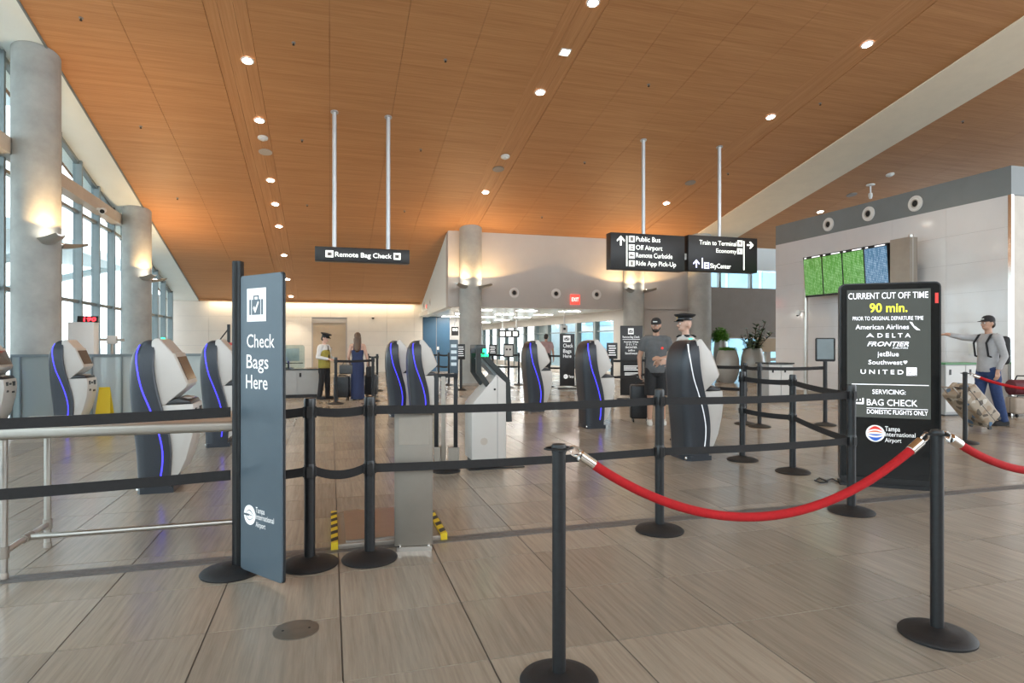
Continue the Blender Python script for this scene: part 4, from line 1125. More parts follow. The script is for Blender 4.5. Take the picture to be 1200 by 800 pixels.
fr = Frame((xa, YS - .12, z0), (1, 0, 0)); Ws, Hs = xb_ - xa, z1 - z0
def S(cx, cy): return ((cx - 80) / 1030 * Ws, (1 - (cy - 85 - (cx - 80) * 27 / 1030) / 150) * Hs)
text(fr, 'Remote Bag Check', S(293, 0)[0], S(908, 0)[0], Hs * .33, Hs * .66, 'sign lit', t, bold=.01, h=.004)
for c0, c1 in ((192, 275), (930, 1008)):
    a0, a1 = S(c0, 0)[0], S(c1, 0)[0]
    flat(fr, [rect(a0, Hs * .26, a1, Hs * .74)], 'icon', 'sign lit', t, h=.004)
    w = a1 - a0
    flat(fr, [rect(a0 + w * .2, Hs * .36, a0 + w * .8, Hs * .62)], 'luggage_symbol', 'header grey', t, h=.006)
    flat(fr, [rect(a0 + w * .4, Hs * .42, a0 + w * .62, Hs * .56)], 'tick_mark', 'sign charcoal', t, h=.008)

YS2 = onceil(754, 164).y
Yf = YS2 - .13
def arrow(fr, x, y, L, ang, w):     # arrow outline polygons about (x, y)
    c, s = math.cos(ang), math.sin(ang)
    T = lambda a, b: (x + a * c - b * s, y + a * s + b * c)
    hw = w / 2; hl = L * .5
    return [[T(-hl, -hw), T(hl - w * .7, -hw), T(hl - w * .7, hw), T(-hl, hw)],
            [T(hl, 0), T(hl - L * .45, L * .45), T(hl - L * .45 - w, L * .45 - w * .2), T(hl - w * 1.5, 0), T(hl - L * .45 - w, -L * .45 + w * .2), T(hl - L * .45, -L * .45)]]
def big_sign(label, cx0, cx1, ctop, cbot):
    cv = lambda cx, cy: (700 + cx / 6, 260 + cy / 6)
    P0 = pY(*cv(cx0, (ctop + cbot) / 2), Yf); P1 = pY(*cv(cx1, (ctop + cbot) / 2), Yf)
    zz1 = pY(*cv((cx0 + cx1) / 2, ctop), Yf).z; zz0 = pY(*cv((cx0 + cx1) / 2, cbot), Yf).z
    t = thing('hanging_sign', label, 'hanging sign', ((P0.x + P1.x) / 2, YS2, zz0))
    obj('case', MB().box(P0.x, Yf, zz0, P1.x, YS2 + .13, zz1), 'sign charcoal', t, world=True, bevel=.008)
    fr = Frame((P0.x, Yf, 0), (1, 0, 0))
    return t, fr, cv, zz1, P0, P1
def spx(fr, cv, s, c0, c1, yt, yb, m, t, **k):
    x0, y0 = cv(c0, yt); x1, y1 = cv(c1, yb)
    return text_px(fr, s, x0, x1, y0, y1, m, t, h=.004, bold=.006, **k)
t, fr, cv, zz, P0, P1 = big_sign('black hanging sign listing Public Bus, Off Airport and Ride App Pick-Up', 95, 615, 85, 338)
hang_pole(t, 754, 164, zz)
q = fr.uv(*cv(165, 130)); L = abs(fr.uv(*cv(165, 95))[1] - fr.uv(*cv(165, 165))[1])
flat(fr, arrow(fr, q[0], q[1], L, math.pi / 2, L * .18), 'arrow', 'sign lit', t, h=.004)
flat(fr, [rect_px(fr, *cv(203, 97), *cv(211, 310))], 'divider', 'sign lit', t, h=.004)
for i, (s, c1, yt, yb) in enumerate((('Public Bus', 442, 106, 140), ('Off Airport', 457, 166, 198), ('Remote Curbside', 527, 221, 254), ('Ride App Pick-Up', 552, 278, 310))):
    spx(fr, cv, s, 271, c1, yt, yb, 'sign lit', t)
    R = rect_px(fr, *cv(222, yt - 8), *cv(262, yb + 2)); flat(fr, [R], 'icon', 'sign lit', t, h=.004)
    (a0, b0), (a1, b1) = R[0], R[2]; w = a1 - a0; hh = b1 - b0
    PP = lambda s_, t_: (a0 + w * s_, b0 + hh * t_)
    if i == 0: g = [rect(*PP(.25, .2), *PP(.75, .85))]
    elif i == 1: g = [rect(*PP(.3, .55), *PP(.7, .8)), rect(*PP(.2, .2), *PP(.8, .45))]
    elif i == 2: g = [[PP(.12, .3), PP(.88, .3), PP(.88, .5), PP(.62, .55), PP(.5, .72), PP(.12, .6)]]
    else: g = [rect(*PP(.3, .15), *PP(.7, .85))]
    flat(fr, g, 'vehicle_symbol', 'header grey', t, h=.006)
t2, fr, cv, zz, P2, P3 = big_sign('black hanging sign reading Train to Terminal, Economy and SkyCenter', 640, 1125, 103, 350)
hang_pole(t2, 843, 172, zz)
obj('coupler', MB().box(P1.x, YS2 - .05, zz - .6, P2.x, YS2 + .05, zz - .45), 'white paint', t2, world=True)
spx(fr, cv, 'Train to Terminal', 717, 978, 133, 164, 'sign lit', t2)
spx(fr, cv, 'Economy', 835, 978, 190, 218, 'sign lit', t2)
spx(fr, cv, 'SkyCenter', 793, 938, 294, 326, 'sign lit', t2)
flat(fr, [rect_px(fr, *cv(1026, 135), *cv(1034, 338))], 'divider', 'sign lit', t2, h=.004)
flat(fr, [rect_px(fr, *cv(734, 252), *cv(741, 325))], 'divider', 'sign lit violet', t2, h=.004)
for c, m in (((985, 130, 1020, 172), 'sign lit'), ((983, 186, 1020, 226), 'sign lit'), ((750, 284, 786, 328), 'sign lit violet')):
    flat(fr, [rect_px(fr, *cv(c[0], c[1]), *cv(c[2], c[3]))], 'icon', m, t2, h=.004)
spx(fr, cv, 'P', 993, 1010, 194, 218, 'sign charcoal', t2) if False else None
x0, y0 = cv(994, 194); x1, y1 = cv(1010, 219); text_px(fr, 'P', x0, x1, y0, y1, 'sign charcoal', t2, h=.006, bold=.02)
flat(fr, [rect_px(fr, *cv(993, 140), *cv(1012, 156)), rect_px(fr, *cv(999, 157), *cv(1006, 166))], 'train_symbol', 'header grey', t2, h=.006)
flat(fr, [rect_px(fr, *cv(758, 292), *cv(778, 304)), rect_px(fr, *cv(758, 310), *cv(778, 322))], 'train_symbol', 'header grey', t2, h=.006)
q = fr.uv(*cv(1075, 163)); flat(fr, arrow(fr, q[0], q[1], L * .85, 0, L * .18), 'arrow', 'sign lit', t2, h=.004)
q = fr.uv(*cv(696, 292)); flat(fr, arrow(fr, q[0], q[1], L * .85, math.pi / 2, L * .15), 'arrow', 'sign lit violet', t2, h=.004)

# ------------------------------------------------------------------ flight information board
def fids_mat(name, c):
    m = bpy.data.materials.new(name); m.use_nodes = True; nt = m.node_tree; b = nt.nodes['Principled BSDF']
    tc = nt.nodes.new('ShaderNodeTexCoord'); mp = nt.nodes.new('ShaderNodeMapping'); mp.inputs['Scale'].default_value = (1, 9, 1)
    nt.links.new(tc.outputs['Object'], mp.inputs['Vector'])
    nz = nt.nodes.new('ShaderNodeTexNoise'); nz.inputs['Scale'].default_value = 7; nz.inputs['Detail'].default_value = 3
    nt.links.new(mp.outputs['Vector'], nz.inputs['Vector'])
    sx = nt.nodes.new('ShaderNodeSeparateXYZ'); nt.links.new(tc.outputs['Object'], sx.inputs[0])
    wv = nt.nodes.new('ShaderNodeMath'); wv.operation = 'MULTIPLY'; wv.inputs[1].default_value = 34.; nt.links.new(sx.outputs['Z'], wv.inputs[0])
    fr_ = nt.nodes.new('ShaderNodeMath'); fr_.operation = 'FRACT'; nt.links.new(wv.outputs[0], fr_.inputs[0])
    gt = nt.nodes.new('ShaderNodeMath'); gt.operation = 'GREATER_THAN'; gt.inputs[1].default_value = .55; nt.links.new(fr_.outputs[0], gt.inputs[0])
    g2 = nt.nodes.new('ShaderNodeMath'); g2.operation = 'GREATER_THAN'; g2.inputs[1].default_value = .5; nt.links.new(nz.outputs['Fac'], g2.inputs[0])
    ml = nt.nodes.new('ShaderNodeMath'); ml.operation = 'MULTIPLY'; nt.links.new(gt.outputs[0], ml.inputs[0]); nt.links.new(g2.outputs[0], ml.inputs[1])
    mx = nt.nodes.new('ShaderNodeMix'); mx.data_type = 'RGBA'; mx.inputs[6].default_value = (*c, 1); mx.inputs[7].default_value = (*[min(1, q * 1.5 + .16) for q in c], 1)
    nt.links.new(ml.outputs[0], mx.inputs[0])
    nt.links.new(mx.outputs[2], b.inputs['Emission Color']); b.inputs['Emission Strength'].default_value = .2
    nt.links.new(mx.outputs[2], b.inputs['Base Color']); b.inputs['Roughness'].default_value = .2
    MATS[name] = m
fids_mat('flight list green', (.07, .22, .04)); fids_mat('flight list blue', (.06, .14, .24))
XI = 11.62
y0, y1 = pX(1042, 310, XI).y, pX(943, 320, XI).y
zt_, zb_ = 3.52, 2.50
t = thing('flight_board', 'flight information board of four green and blue screens on steel poles', 'display', (XI, (y0 + y1) / 2, 0))
TL = Matrix.Translation((XI, 0, (zt_ + zb_) / 2)) @ Matrix.Rotation(math.radians(-4), 4, 'Y')
hw = (zt_ - zb_) / 2
wM = (y1 - y0) / 4
for i in range(4):
    a = y1 - (i + 1) * wM; b = a + wM
    mo = obj('monitor', MB().box(-.02, a + .004, -hw, .07, b - .004, hw, TL), 'black plastic', t, world=True)
    obj('screen', MB().box(-.024, a + .02, -hw + .05, -.02, b - .02, hw - .06, TL), 'flight list blue' if i == 3 else 'flight list green', mo, world=True, label='blue flight list' if i == 3 else 'green flight list')
    obj('header_text', MB().box(-.023, a + .06, hw - .045, -.021, b - .3, hw - .02, TL).box(-.023, b - .12, hw - .045, -.021, b - .05, hw - .02, TL), 'screen white', mo, world=True)
pyA, pyB = pX(942, 400, XI).y + .02, pX(1064, 400, XI).y
for yy, zz in ((pyA, 3.55), (pyB, 3.62)):
    po = obj('pole', MB().tube([(XI + .08, yy, 0), (XI + .08, yy, zz)], .05, 16), 'steel', t, world=True)
    obj('floor_flange', MB().lathe([(.11, 0), (.11, .012), (.06, .02)], 20, (XI + .08, yy, 0)), 'steel', po, world=True)
obj('side_housing', MB().box(XI - .01, y0 - .5, zb_ + .02, XI + .2, y0 - .03, zt_ + .05), 'steel satin', t, world=True)
obj('cross_arm', MB().tube([(XI + .08, pyB, 3.35), (XI + .08, pyA, 3.35)], .03, 10), 'steel', t, world=True)
q = pX(940, 370, XI)
t = thing('security_camera', 'small white camera on the left pole of the flight board', 'camera', (XI + .0, pyA, q.z + .1))
obj('bracket', MB().tube([(.08, 0, .02), (-.06, .05, .02)], .02, 8), 'white paint', t); obj('dome', MB().lathe([(.001, -.10), (.05, -.08), (.065, -.03), (.065, .03), (.05, .05)], 16, (-.1, .08, 0)), 'white paint', t); obj('lens', MB().lathe([(.001, -.115), (.035, -.10), (.045, -.08)], 12, (-.1, .08, 0)), 'dark glass', t)

# ------------------------------------------------------------------ counters
def counter(name, label, x0, x1, y0, y1, h, doors, top='counter top'):
    t = thing(name, label, 'counter', ((x0 + x1) / 2, (y0 + y1) / 2, 0))
    obj('body', MB().box(x0, y0, .08, x1, y1, h - .03), 'counter grey', t, world=True)
    obj('toe_kick', MB().box(x0 + .03, y0 + .04, 0, x1 - .03, y1, .08), 'black plastic', t, world=True)
    obj('worktop', MB().box(x0 - .01, y0 - .02, h - .03, x1 + .01, y1 + .01, h), top, t, world=True)
    w = (x1 - x0) / doors
    for i in range(doors):
        d = obj('door', MB().box(x0 + i * w + .006, y0 - .015, .1, x0 + (i + 1) * w - .006, y0, h - .05), 'counter grey', t, world=True)
        obj('handle', MB().box(x0 + i * w + .05, y0 - .03, h - .2, x0 + i * w + .1, y0 - .015, h - .1), 'black plastic', d, world=True)
    return t
YC = 15.95
xr = pY(373, 450, YC).x; xl = pY(318, 450, YC).x
counter('service_counter', 'grey service counter with dark top behind the check bags sign', xl - .4, xr, YC, YC + .7, 1.38 - 32 / 722 * (YC / ray(350, 400).y), 3)
zc = 1.38 - 32 / 722 * (YC / ray(350, 400).y)
t = thing('acrylic_screen', 'clear rounded acrylic guard standing on the grey service counter', 'screen', (pY(345, 420, YC + .1).x, YC + .1, zc))
obj('pane', MB().prism(rounded(pY(330, 420, YC + .1).x - .3 - t.location.x, 0, pY(357, 420, YC + .1).x - t.location.x, .58, .06), lambda a, b: (a, 0, b), lambda a, b: (a, .008, b)), 'tinted pane', t)
for xx in (-.25, .25): obj('foot', MB().box(xx - .03, -.08, 0, xx + .03, .08, .012), 'steel satin', t)
t = thing('counter_monitor', 'white monitor on an arm behind the acrylic guard', 'monitor', (pY(338, 420, YC + .4).x, YC + .42, zc))
obj('base', MB().box(-.12, -.09, 0, .12, .09, .02), 'counter top', t); obj('arm', MB().box(-.02, -.02, .02, .02, .02, .25), 'counter top', t); obj('panel', MB().box(-.26, -.03, .18, .26, .02, .5), 'white paint', t, bevel=.01); obj('keyboard_shelf', MB().box(-.3, -.2, .12, .35, -.06, .14), 'counter top', t)
# frosted partition in front of the left columns
YP = 12.15
xp0 = pY(13, 450, YP).x; xp1 = pY(300, 450, YP).x
t = thing('glass_partition', 'long waist high frosted glass partition in front of the left columns', 'partition', ((xp0 + xp1) / 2, YP, 0))
cuts = [xp0] + [pY(x, 450, YP).x for x in (24, 108, 143, 200, 250)] + [xp1]
for i, (a, b) in enumerate(zip(cuts[:-1], cuts[1:])):
    obj('pane', MB().box(a + .006, YP, .04, b - .006, YP + .02, 1.13), 'frosted glass' if i < 2 else 'counter grey' if False else 'frosted white', t, world=True)
obj('top_rail', MB().box(xp0, YP - .03, 1.12, xp1, YP + .05, 1.165), 'mullion', t, world=True)
obj('base_rail', MB().box(xp0, YP - .03, 0, xp1, YP + .05, .05), 'mullion', t, world=True)
for a in cuts: obj('post', MB().box(a - .012, YP - .02, .04, a + .012, YP + .035, 1.125), 'mullion', t, world=True)
# pedestal with red numerals
d_ = 11.4
pa = fld(92, d_)
t = thing('white_cabinet', 'tall white cabinet behind the frosted partition', 'cabinet', (pa.x, pa.y + .25, 0), .12)
zc2 = EYE + 22.5 / F * d_
obj('body', MB().box(-.20, -.22, 0, .20, .22, zc2), 'white paint', t, bevel=.006)
obj('cap', MB().box(-.205, -.225, zc2 - .02, .205, .225, zc2 + .004), 'white paint', t)
t = thing('led_counter', 'slanted red number display on top of the white cabinet', 'display', (pa.x + .07, pa.y + .25, zc2 + .005), .12)
MT = Matrix.Rotation(math.radians(-20), 4, 'X')
obj('case', MB().box(-.16, -.05, .0, .17, .02, .12, MT) if False else MB().yz([(-.07, 0), (-.03, .12), (.03, .12), (.05, 0)], -.16, .17), 'black plastic', t)
fr = Frame(XF[t.name] @ Vector((-.16, -.073, 0)), XF[t.name].to_3x3() @ Vector((1, 0, 0)), Vector((0, .04, .12)))
text(fr, '190', .10, .30, .025, .10, 'led red', t, bold=.03, h=.003)
# boarding arm
q = at(131.5, 398, 11.9)
t = thing('scanner_arm', 'small beige scanner box on a horizontal arm beside the white cabinet', 'scanner', (q.x, q.y, 0))
obj('post', MB().lathe([(.025, .0), (.025, q.z - .08)], 10), 'steel satin', t)
obj('box', MB().box(-.08, -.06, q.z - .08, .08, .06, q.z + .08), 'kiosk white', t, bevel=.01)
obj('arm', MB().box(-.2, -.03, q.z - .02, -.08, .03, q.z + .03).box(.08, -.03, q.z - .03, .2, .03, q.z + .02), 'steel satin', t)
# camera on the transom
q = pX(113, 247, gx(17.4) + .3)
t = thing('security_camera', 'white camera hanging from the beige transom between the left columns', 'camera', (q.x + .1, q.y, q.z - .02))
obj('bracket', MB().tube([(-.1, 0, .08), (.05, 0, .06)], .03, 8), 'white paint', t); obj('body', MB().tube([(.02, .08, .06), (.08, -.2, -.02)], .07, 12), 'white paint', t); obj('lens', MB().tube([(.078, -.19, -.017), (.085, -.215, -.025)], .05, 12), 'dark glass', t)
q = pY(437, 372, YW)
t = thing('security_camera', 'tiny dark dome camera high on the back wall right of the door', 'camera', (q.x, YW - .012, q.z))
obj('mount', MB().box(-.06, -.06, 0, .06, 0, .06), 'white paint', t); obj('dome', MB().lathe([(.001, -.08), (.05, -.05), (.06, 0)], 14, (0, -.06, 0)), 'dark glass', t)
# yellow board and red barred gear beside the kiosks
p = fl(110, 500)
t = thing('caution_board', 'yellow folding caution board beside the kiosk at the partition', 'caution sign', (p.x + .06, p.y + .3, 0))
for s in (-1, 1): obj('leaf', MB().add([(-.12, s * .14, 0), (.12, s * .14, 0), (.08, 0, .62), (-.08, 0, .62), (-.12, s * .14 - s * .015, 0), (.12, s * .14 - s * .015, 0), (.08, -s * .012, .61), (-.08, -s * .012, .61)], [(0, 1, 2, 3), (7, 6, 5, 4), (0, 4, 5, 1), (1, 5, 6, 2), (2, 6, 7, 3), (3, 7, 4, 0)]), 'hazard yellow', t)
p = fld(268, 11.4)
t = thing('barrier_gate', 'black pole with slanted red and white bar behind the half hidden kiosk', 'barrier', p, -ANG)
obj('pole', MB().box(-.02, -.02, 0, .02, .02, EYE + 20 / F * 11.4), 'black metal', t)
obj('strut', MB().tube([(-.17, 0, 1.40), (0, 0, 1.62)], .012, 8), 'black metal', t)
obj('bar', MB().box(-.22, -.03, 1.31, .3, .03, 1.36), 'exit paint', t); obj('bar_stripe', MB().box(-.1, -.032, 1.308, -.02, .032, 1.362), 'white paint', t); obj('tray', MB().box(-.2, -.08, 1.24, .3, .08, 1.30), 'white paint', t)
# counters by the info block
def pod(label, xpx0, xpx1, d, top='counter top'):
    a = fld(xpx0, d); b = fld(xpx1, d); w = (b - a).length
    t = thing('service_pod', label, 'counter', (a + b) / 2, -ANG * .3)
    h = EYE - 25 / F * d
    obj('body', MB().box(-w / 2, 0, .03, w / 2, .45, h - .03), 'counter grey', t)
    obj('worktop', MB().box(-w / 2 - .02, -.03, h - .03, w / 2 + .02, .48, h), 'green edge' if top == 'g' else 'counter top', t)
    for i in range(2):
        dd = obj('door', MB().box(-w / 2 + i * w / 2 + .01, -.012, .08, -w / 2 + (i + 1) * w / 2 - .01, 0, h - .05), 'white paint', t)
        obj('lock', MB().box(-w / 2 + i * w / 2 + .08, -.02, h - .22, -w / 2 + i * w / 2 + .12, -.012, h - .12), 'black plastic', dd)
    obj('toe_kick', MB().box(-w / 2 + .02, .02, 0, w / 2 - .02, .43, .03), 'black plastic', t)
pod('pale service pod with dark top right of the planters', 899, 931, 14.0)
pod('pale service pod with green top behind the patterned suitcase', 1103, 1159, 11.45, 'g')

# ------------------------------------------------------------------ white pedestal with green light
p = fl(566, 546)
t = thing('bag_tag_pedestal', 'white slanted pedestal with dark tilted screen frame and green light', 'kiosk', p, -ANG + .30)
prof = [(-.165, .10), (-.165, .70), (.115, 1.02), (.22, .93), (.22, .10)]
obj('body', MB().xz(prof, -.16, .18), 'kiosk white', t, bevel=.008)
obj('panel_joint', MB().box(.118, -.163, .10, .126, -.158, 1.0), 'panel joint', t)
obj('lock', MB().lathe([(.012, 0), (.012, .006), (.004, .008)], 12, M=Matrix.Translation((.09, -.16, .86)) @ Matrix.Rotation(math.pi / 2, 4, 'X')), 'dark hole', t)
obj('round_mark', MB().lathe([(.04, 0), (.04, .002)], 24, M=Matrix.Translation((-.03, -.16, .3)) @ Matrix.Rotation(math.pi / 2, 4, 'X')), 'kiosk trim', t)
obj('plinth', MB().box(-.14, -.13, 0.012, .2, .16, .10), 'black metal', t)
obj('floor_plate', MB().box(-.2, -.2, 0, .42, .3, .012), 'black base', t)
for yy in (-.13, .13):
    obj('frame_bar', MB().bar([(.02, yy, .90), (-.085, yy, 1.05), (-.085, yy, 1.30)], .05, .05, (0, 1, 0)), 'sign frame', t)
    obj('frame_bar', MB().bar([(-.05, yy, 1.25), (.22, yy, .97), (.22, yy, .5)] if yy > 0 else [(-.05, yy, 1.25), (.24, yy, .95), (.26, yy, .5)], .05, .055, (0, 1, 0)), 'sign frame', t)
obj('screen_back', MB().xz([(-.05, 1.22), (.20, .96), (.18, .93), (-.07, 1.19)], -.12, .12), 'band grey', t)
hd = obj('head', MB().box(-.11, -.15, 1.25, .0, .15, 1.345), 'sign frame', t, bevel=.006)
obj('green_light', MB().box(-.06, -.155, 1.215, .02, -.10, 1.245).box(-.04, -.151, 1.245, .005, -.145, 1.30), 'green led', hd, label='glowing green status light')

# ------------------------------------------------------------------ double post stand beside the pedestal
p = fl(523, 552)
t = thing('sign_stand', 'black stand of joined posts with a narrow board beside the white pedestal', 'stand', p, -ANG)
obj('base', MB().lathe([(.15, 0), (.152, .01), (.14, .02), (.06, .04), (.04, .045)], 32), 'black base', t)
for x_, y_, h_ in ((-.105, .0, 1.04), (-.03, .0, 1.01), (.095, .06, 1.04)):
    obj('post', MB().box(x_ - .022, y_ - .022, .03, x_ + .022, y_ + .022, h_), 'black metal' if x_ != -.03 else 'steel satin', t, bevel=.005)
obj('top_bar', MB().box(-.13, -.02, 1.0, .12, .08, 1.035), 'black metal', t)
obj('foot_box', MB().box(-.12, -.05, .10, -.06, .05, .26).box(.02, .0, .10, .13, .1, .25), 'steel satin', t)
obj('base_bar', MB().box(-.13, -.03, .03, .13, .09, .10), 'black metal', t)
bd = obj('board', MB().box(.03, .055, 1.04, .12, .08, 1.40), 'sign slate', t, bevel=.006)
for i in range(4): obj('print_block', MB().box(.045, .052, 1.12 + i * .065, .105, .0555, 1.155 + i * .065), 'blind grey', bd)

# ------------------------------------------------------------------ mirror sign stanchion (H)
t = thing('sign_stanchion', 'black stanchion carrying a glossy framed sign left of the display', 'stanchion', H_, -ANG - .25)
obj('base', MB().lathe([(.172, 0), (.175, .008), (.165, .018), (.12, .033), (.06, .046), (.04, .055)], 32), 'black base', t)
obj('post', MB().lathe([(.033, .05), (.033, 1.05)], 16), 'black metal', t)
fm = obj('frame', MB().prism(rounded(-.15, 1.05, .15, 1.44, .025), lambda a, b: (a, -.012, b), lambda a, b: (a, .012, b)), 'black metal', t, sm=False)
obj('glossy_insert', MB().box(-.125, -.016, 1.09, .125, -.011, 1.42), 'mirror pane', fm)
# ------------------------------------------------------------------ boards farther back
def board(name, label, x0, x1, yt, yb, d, lines, base=True, head=None, mtext='sign white', logo=False):
    a = fld(x0, d); b = fld(x1, d); u = (b - a).normalized(); w = (b - a).length
    z0 = EYE - (yb - 400) / F * d; z1 = EYE - (yt - 400) / F * d
    t = thing(name, label, 'sign', (a + b) / 2, -ANG)
    obj('panel', MB().box(-w / 2, 0, max(z0, .02), w / 2, .03, z1), 'sign charcoal', t, bevel=.004)
    if base: obj('base', MB().box(-w / 2 - .06, -.14, 0, w / 2 + .06, .16, .03), 'black base', t)
    fr = Frame(a - u * 0 + Vector((0, 0, 0)), u)
    for s, cx0, cx1, y0, y1 in lines: text_px(fr, s, cx0, cx1, y0, y1, mtext, t, bold=.004, h=.006)
    if head:
        R = rect_px(fr, *head); flat(fr, [R], 'icon', 'sign white', t, h=.005)
        luggage(fr, R[0][0], R[0][1], R[2][0], R[2][1], 'sign charcoal', 'sign white', t, h=.007)
    return t, fr
t, fr = board('check_bags_board', 'far black board reading Check Bags Here between two kiosks', 656, 673.5, 391, 452, 18.0, [('Check', 660, 671.5, 402.5, 407), ('Bags', 660, 669.5, 409, 413.2), ('Here', 660, 669.5, 415, 419)], head=(660, 393, 668.5, 400.5))
airport_logo(fr, 663, 441, 2.6, t, False)
text_px(fr, 'Tampa', 666.5, 672.5, 439.6, 442.4, 'sign white', t, h=.006)
t, fr = board('airline_board', 'tall black board listing airlines left of the man in the cap', 727, 753, 381.5, 463, 14.6, [('Remote Bag Check', 729.6, 749.5, 393.5, 395.8), ('American Airlines', 731, 748, 399.3, 401.4), ('D E L T A', 734, 746.5, 402.5, 404.4), ('FRONTIER', 733, 746.5, 405.8, 408), ('jetBlue', 736, 744, 409.2, 411.4), ('Southwest', 732.5, 747, 412.5, 415)], head=(736, 384.5, 742.5, 391.5))
flat(fr, [rect_px(fr, 729.6, 397.2, 750, 397.7)], 'rule', 'sign white', t, h=.006)
flat(fr, [rect_px(fr, 731, 428.3 + 2.2 * i, 749 - (i % 2) * 3, 429.3 + 2.2 * i) for i in range(3)] + [rect_px(fr, 732, 436.5 + 2 * i, 748, 437.4 + 2 * i) for i in range(3)], 'small_print', 'sign white', t, h=.006)
obj('lower_board', MB().box(-.262, -.02, EYE - (425 - 400) / F * 14.6 - .75, .262, 0, EYE - 24 / F * 14.6), 'sign charcoal', t) if False else None
board('info_board', 'plain dark board half hidden behind the man in the cap', 756, 766, 392.5, 461, 15.2, [])
def poster_post(label, x0, x1, yt, yb, d, light=False):
    p = fld((x0 + x1) / 2, d); w = (x1 - x0) / F * d / 2
    z0 = EYE - (yb - 400) / F * d; z1 = EYE - (yt - 400) / F * d
    t = thing('poster_stanchion', label, 'sign', p, -ANG)
    obj('base', MB().lathe([(.172, 0), (.175, .008), (.12, .033), (.04, .055)], 24), 'black base', t)
    obj('post', MB().lathe([(.033, .05), (.033, z0)], 12), 'black metal', t)
    f_ = obj('frame', MB().box(-w, -.015, z0, w, .015, z1), 'sign charcoal', t, bevel=.004)
    if light:
        obj('sheet', MB().box(-w * .8, -.02, z0 + .04, w * .8, -.015, z1 - .05), 'kiosk white', f_)
        for sx in (-.35, .3): obj('print_block', MB().lathe([(w * .2, 0), (w * .2, .003)], 10, M=Matrix.Translation((w * sx, -.02, (z0 + z1) / 2 + .03)) @ Matrix.Rotation(math.pi / 2, 4, 'X')), 'sign charcoal', f_)
    else:
        n = 5
        for i in range(n): obj('print_line', MB().box(-w * (.7 - .1 * (i % 2)), -.019, z0 + (z1 - z0) * (.22 + .14 * i), w * (.7 - .1 * (i % 3)), -.015, z0 + (z1 - z0) * (.22 + .14 * i) + .02), 'sign white', f_)
poster_post('small black poster on a post between the kiosk and airline board', 711, 723.5, 401.5, 420.5, 13.8)
poster_post('far black poster on a post left of the white pedestal', 535.5, 545, 403, 421, 17.5)
poster_post('far black poster on a post behind the green light', 573, 582, 403.5, 416.5, 18.8)
poster_post('far pale poster on a post right of the white pedestal', 590, 602, 402.5, 418.5, 18.4, True)
p1_, p2_ = fld(717, 13.8), fld(757, 14.2)
oo = stanchion(p2_, 'far black stanchion behind the man in the cap'); belt(oo, p2_, p1_); belt(oo, p2_, p1_, .62, .58)
# hanging sign in the deeper hall
q = at(597, 391, 24)
t = thing('hanging_sign', 'small dark overhead sign hanging in the deeper hall', 'hanging sign', (q.x, q.y, q.z))
obj('case', MB().box(-.42, -.05, -.14, .4, .05, .14), 'sign charcoal', t); [obj('hanger', MB().box(hx_ - .02, -.02, .14, hx_ + .02, .02, zb + .02 - q.z), 'pole grey', t) for hx_ in (-.28, .28)]
for s in (-.3, -.05, .22): obj('icon', MB().box(s - .09, -.055, -.08, s + .09, -.05, .08), 'sign lit', t)
q = at(661, 385.5, 21.5)
t = thing('hanging_sign', 'small white square sign hanging above the far check bags board', 'hanging sign', (q.x, q.y, q.z))
obj('case', MB().box(-.115, -.03, -.13, .115, .03, .13), 'white paint', t); obj('symbol', MB().box(-.04, -.034, -.03, .05, -.03, .05), 'sign charcoal', t); obj('hanger', MB().box(-.015, -.01, .13, .015, .01, zb + .02 - q.z), 'pole grey', t)
q = at(533, 387, 24)
t = thing('hanging_sign', 'small lit sign hanging between the blue wall and the column', 'hanging sign', (q.x, q.y, q.z))
obj('case', MB().box(-.13, -.05, -.2, .13, .05, .14), 'sign charcoal', t); obj('icon', MB().box(-.1, -.055, -.02, -.01, -.05, .08).box(.01, -.055, -.02, .1, -.05, .08), 'sign lit', t); obj('hanger', MB().box(-.02, -.02, .14, .02, .02, zb + .02 - q.z), 'pole grey', t)

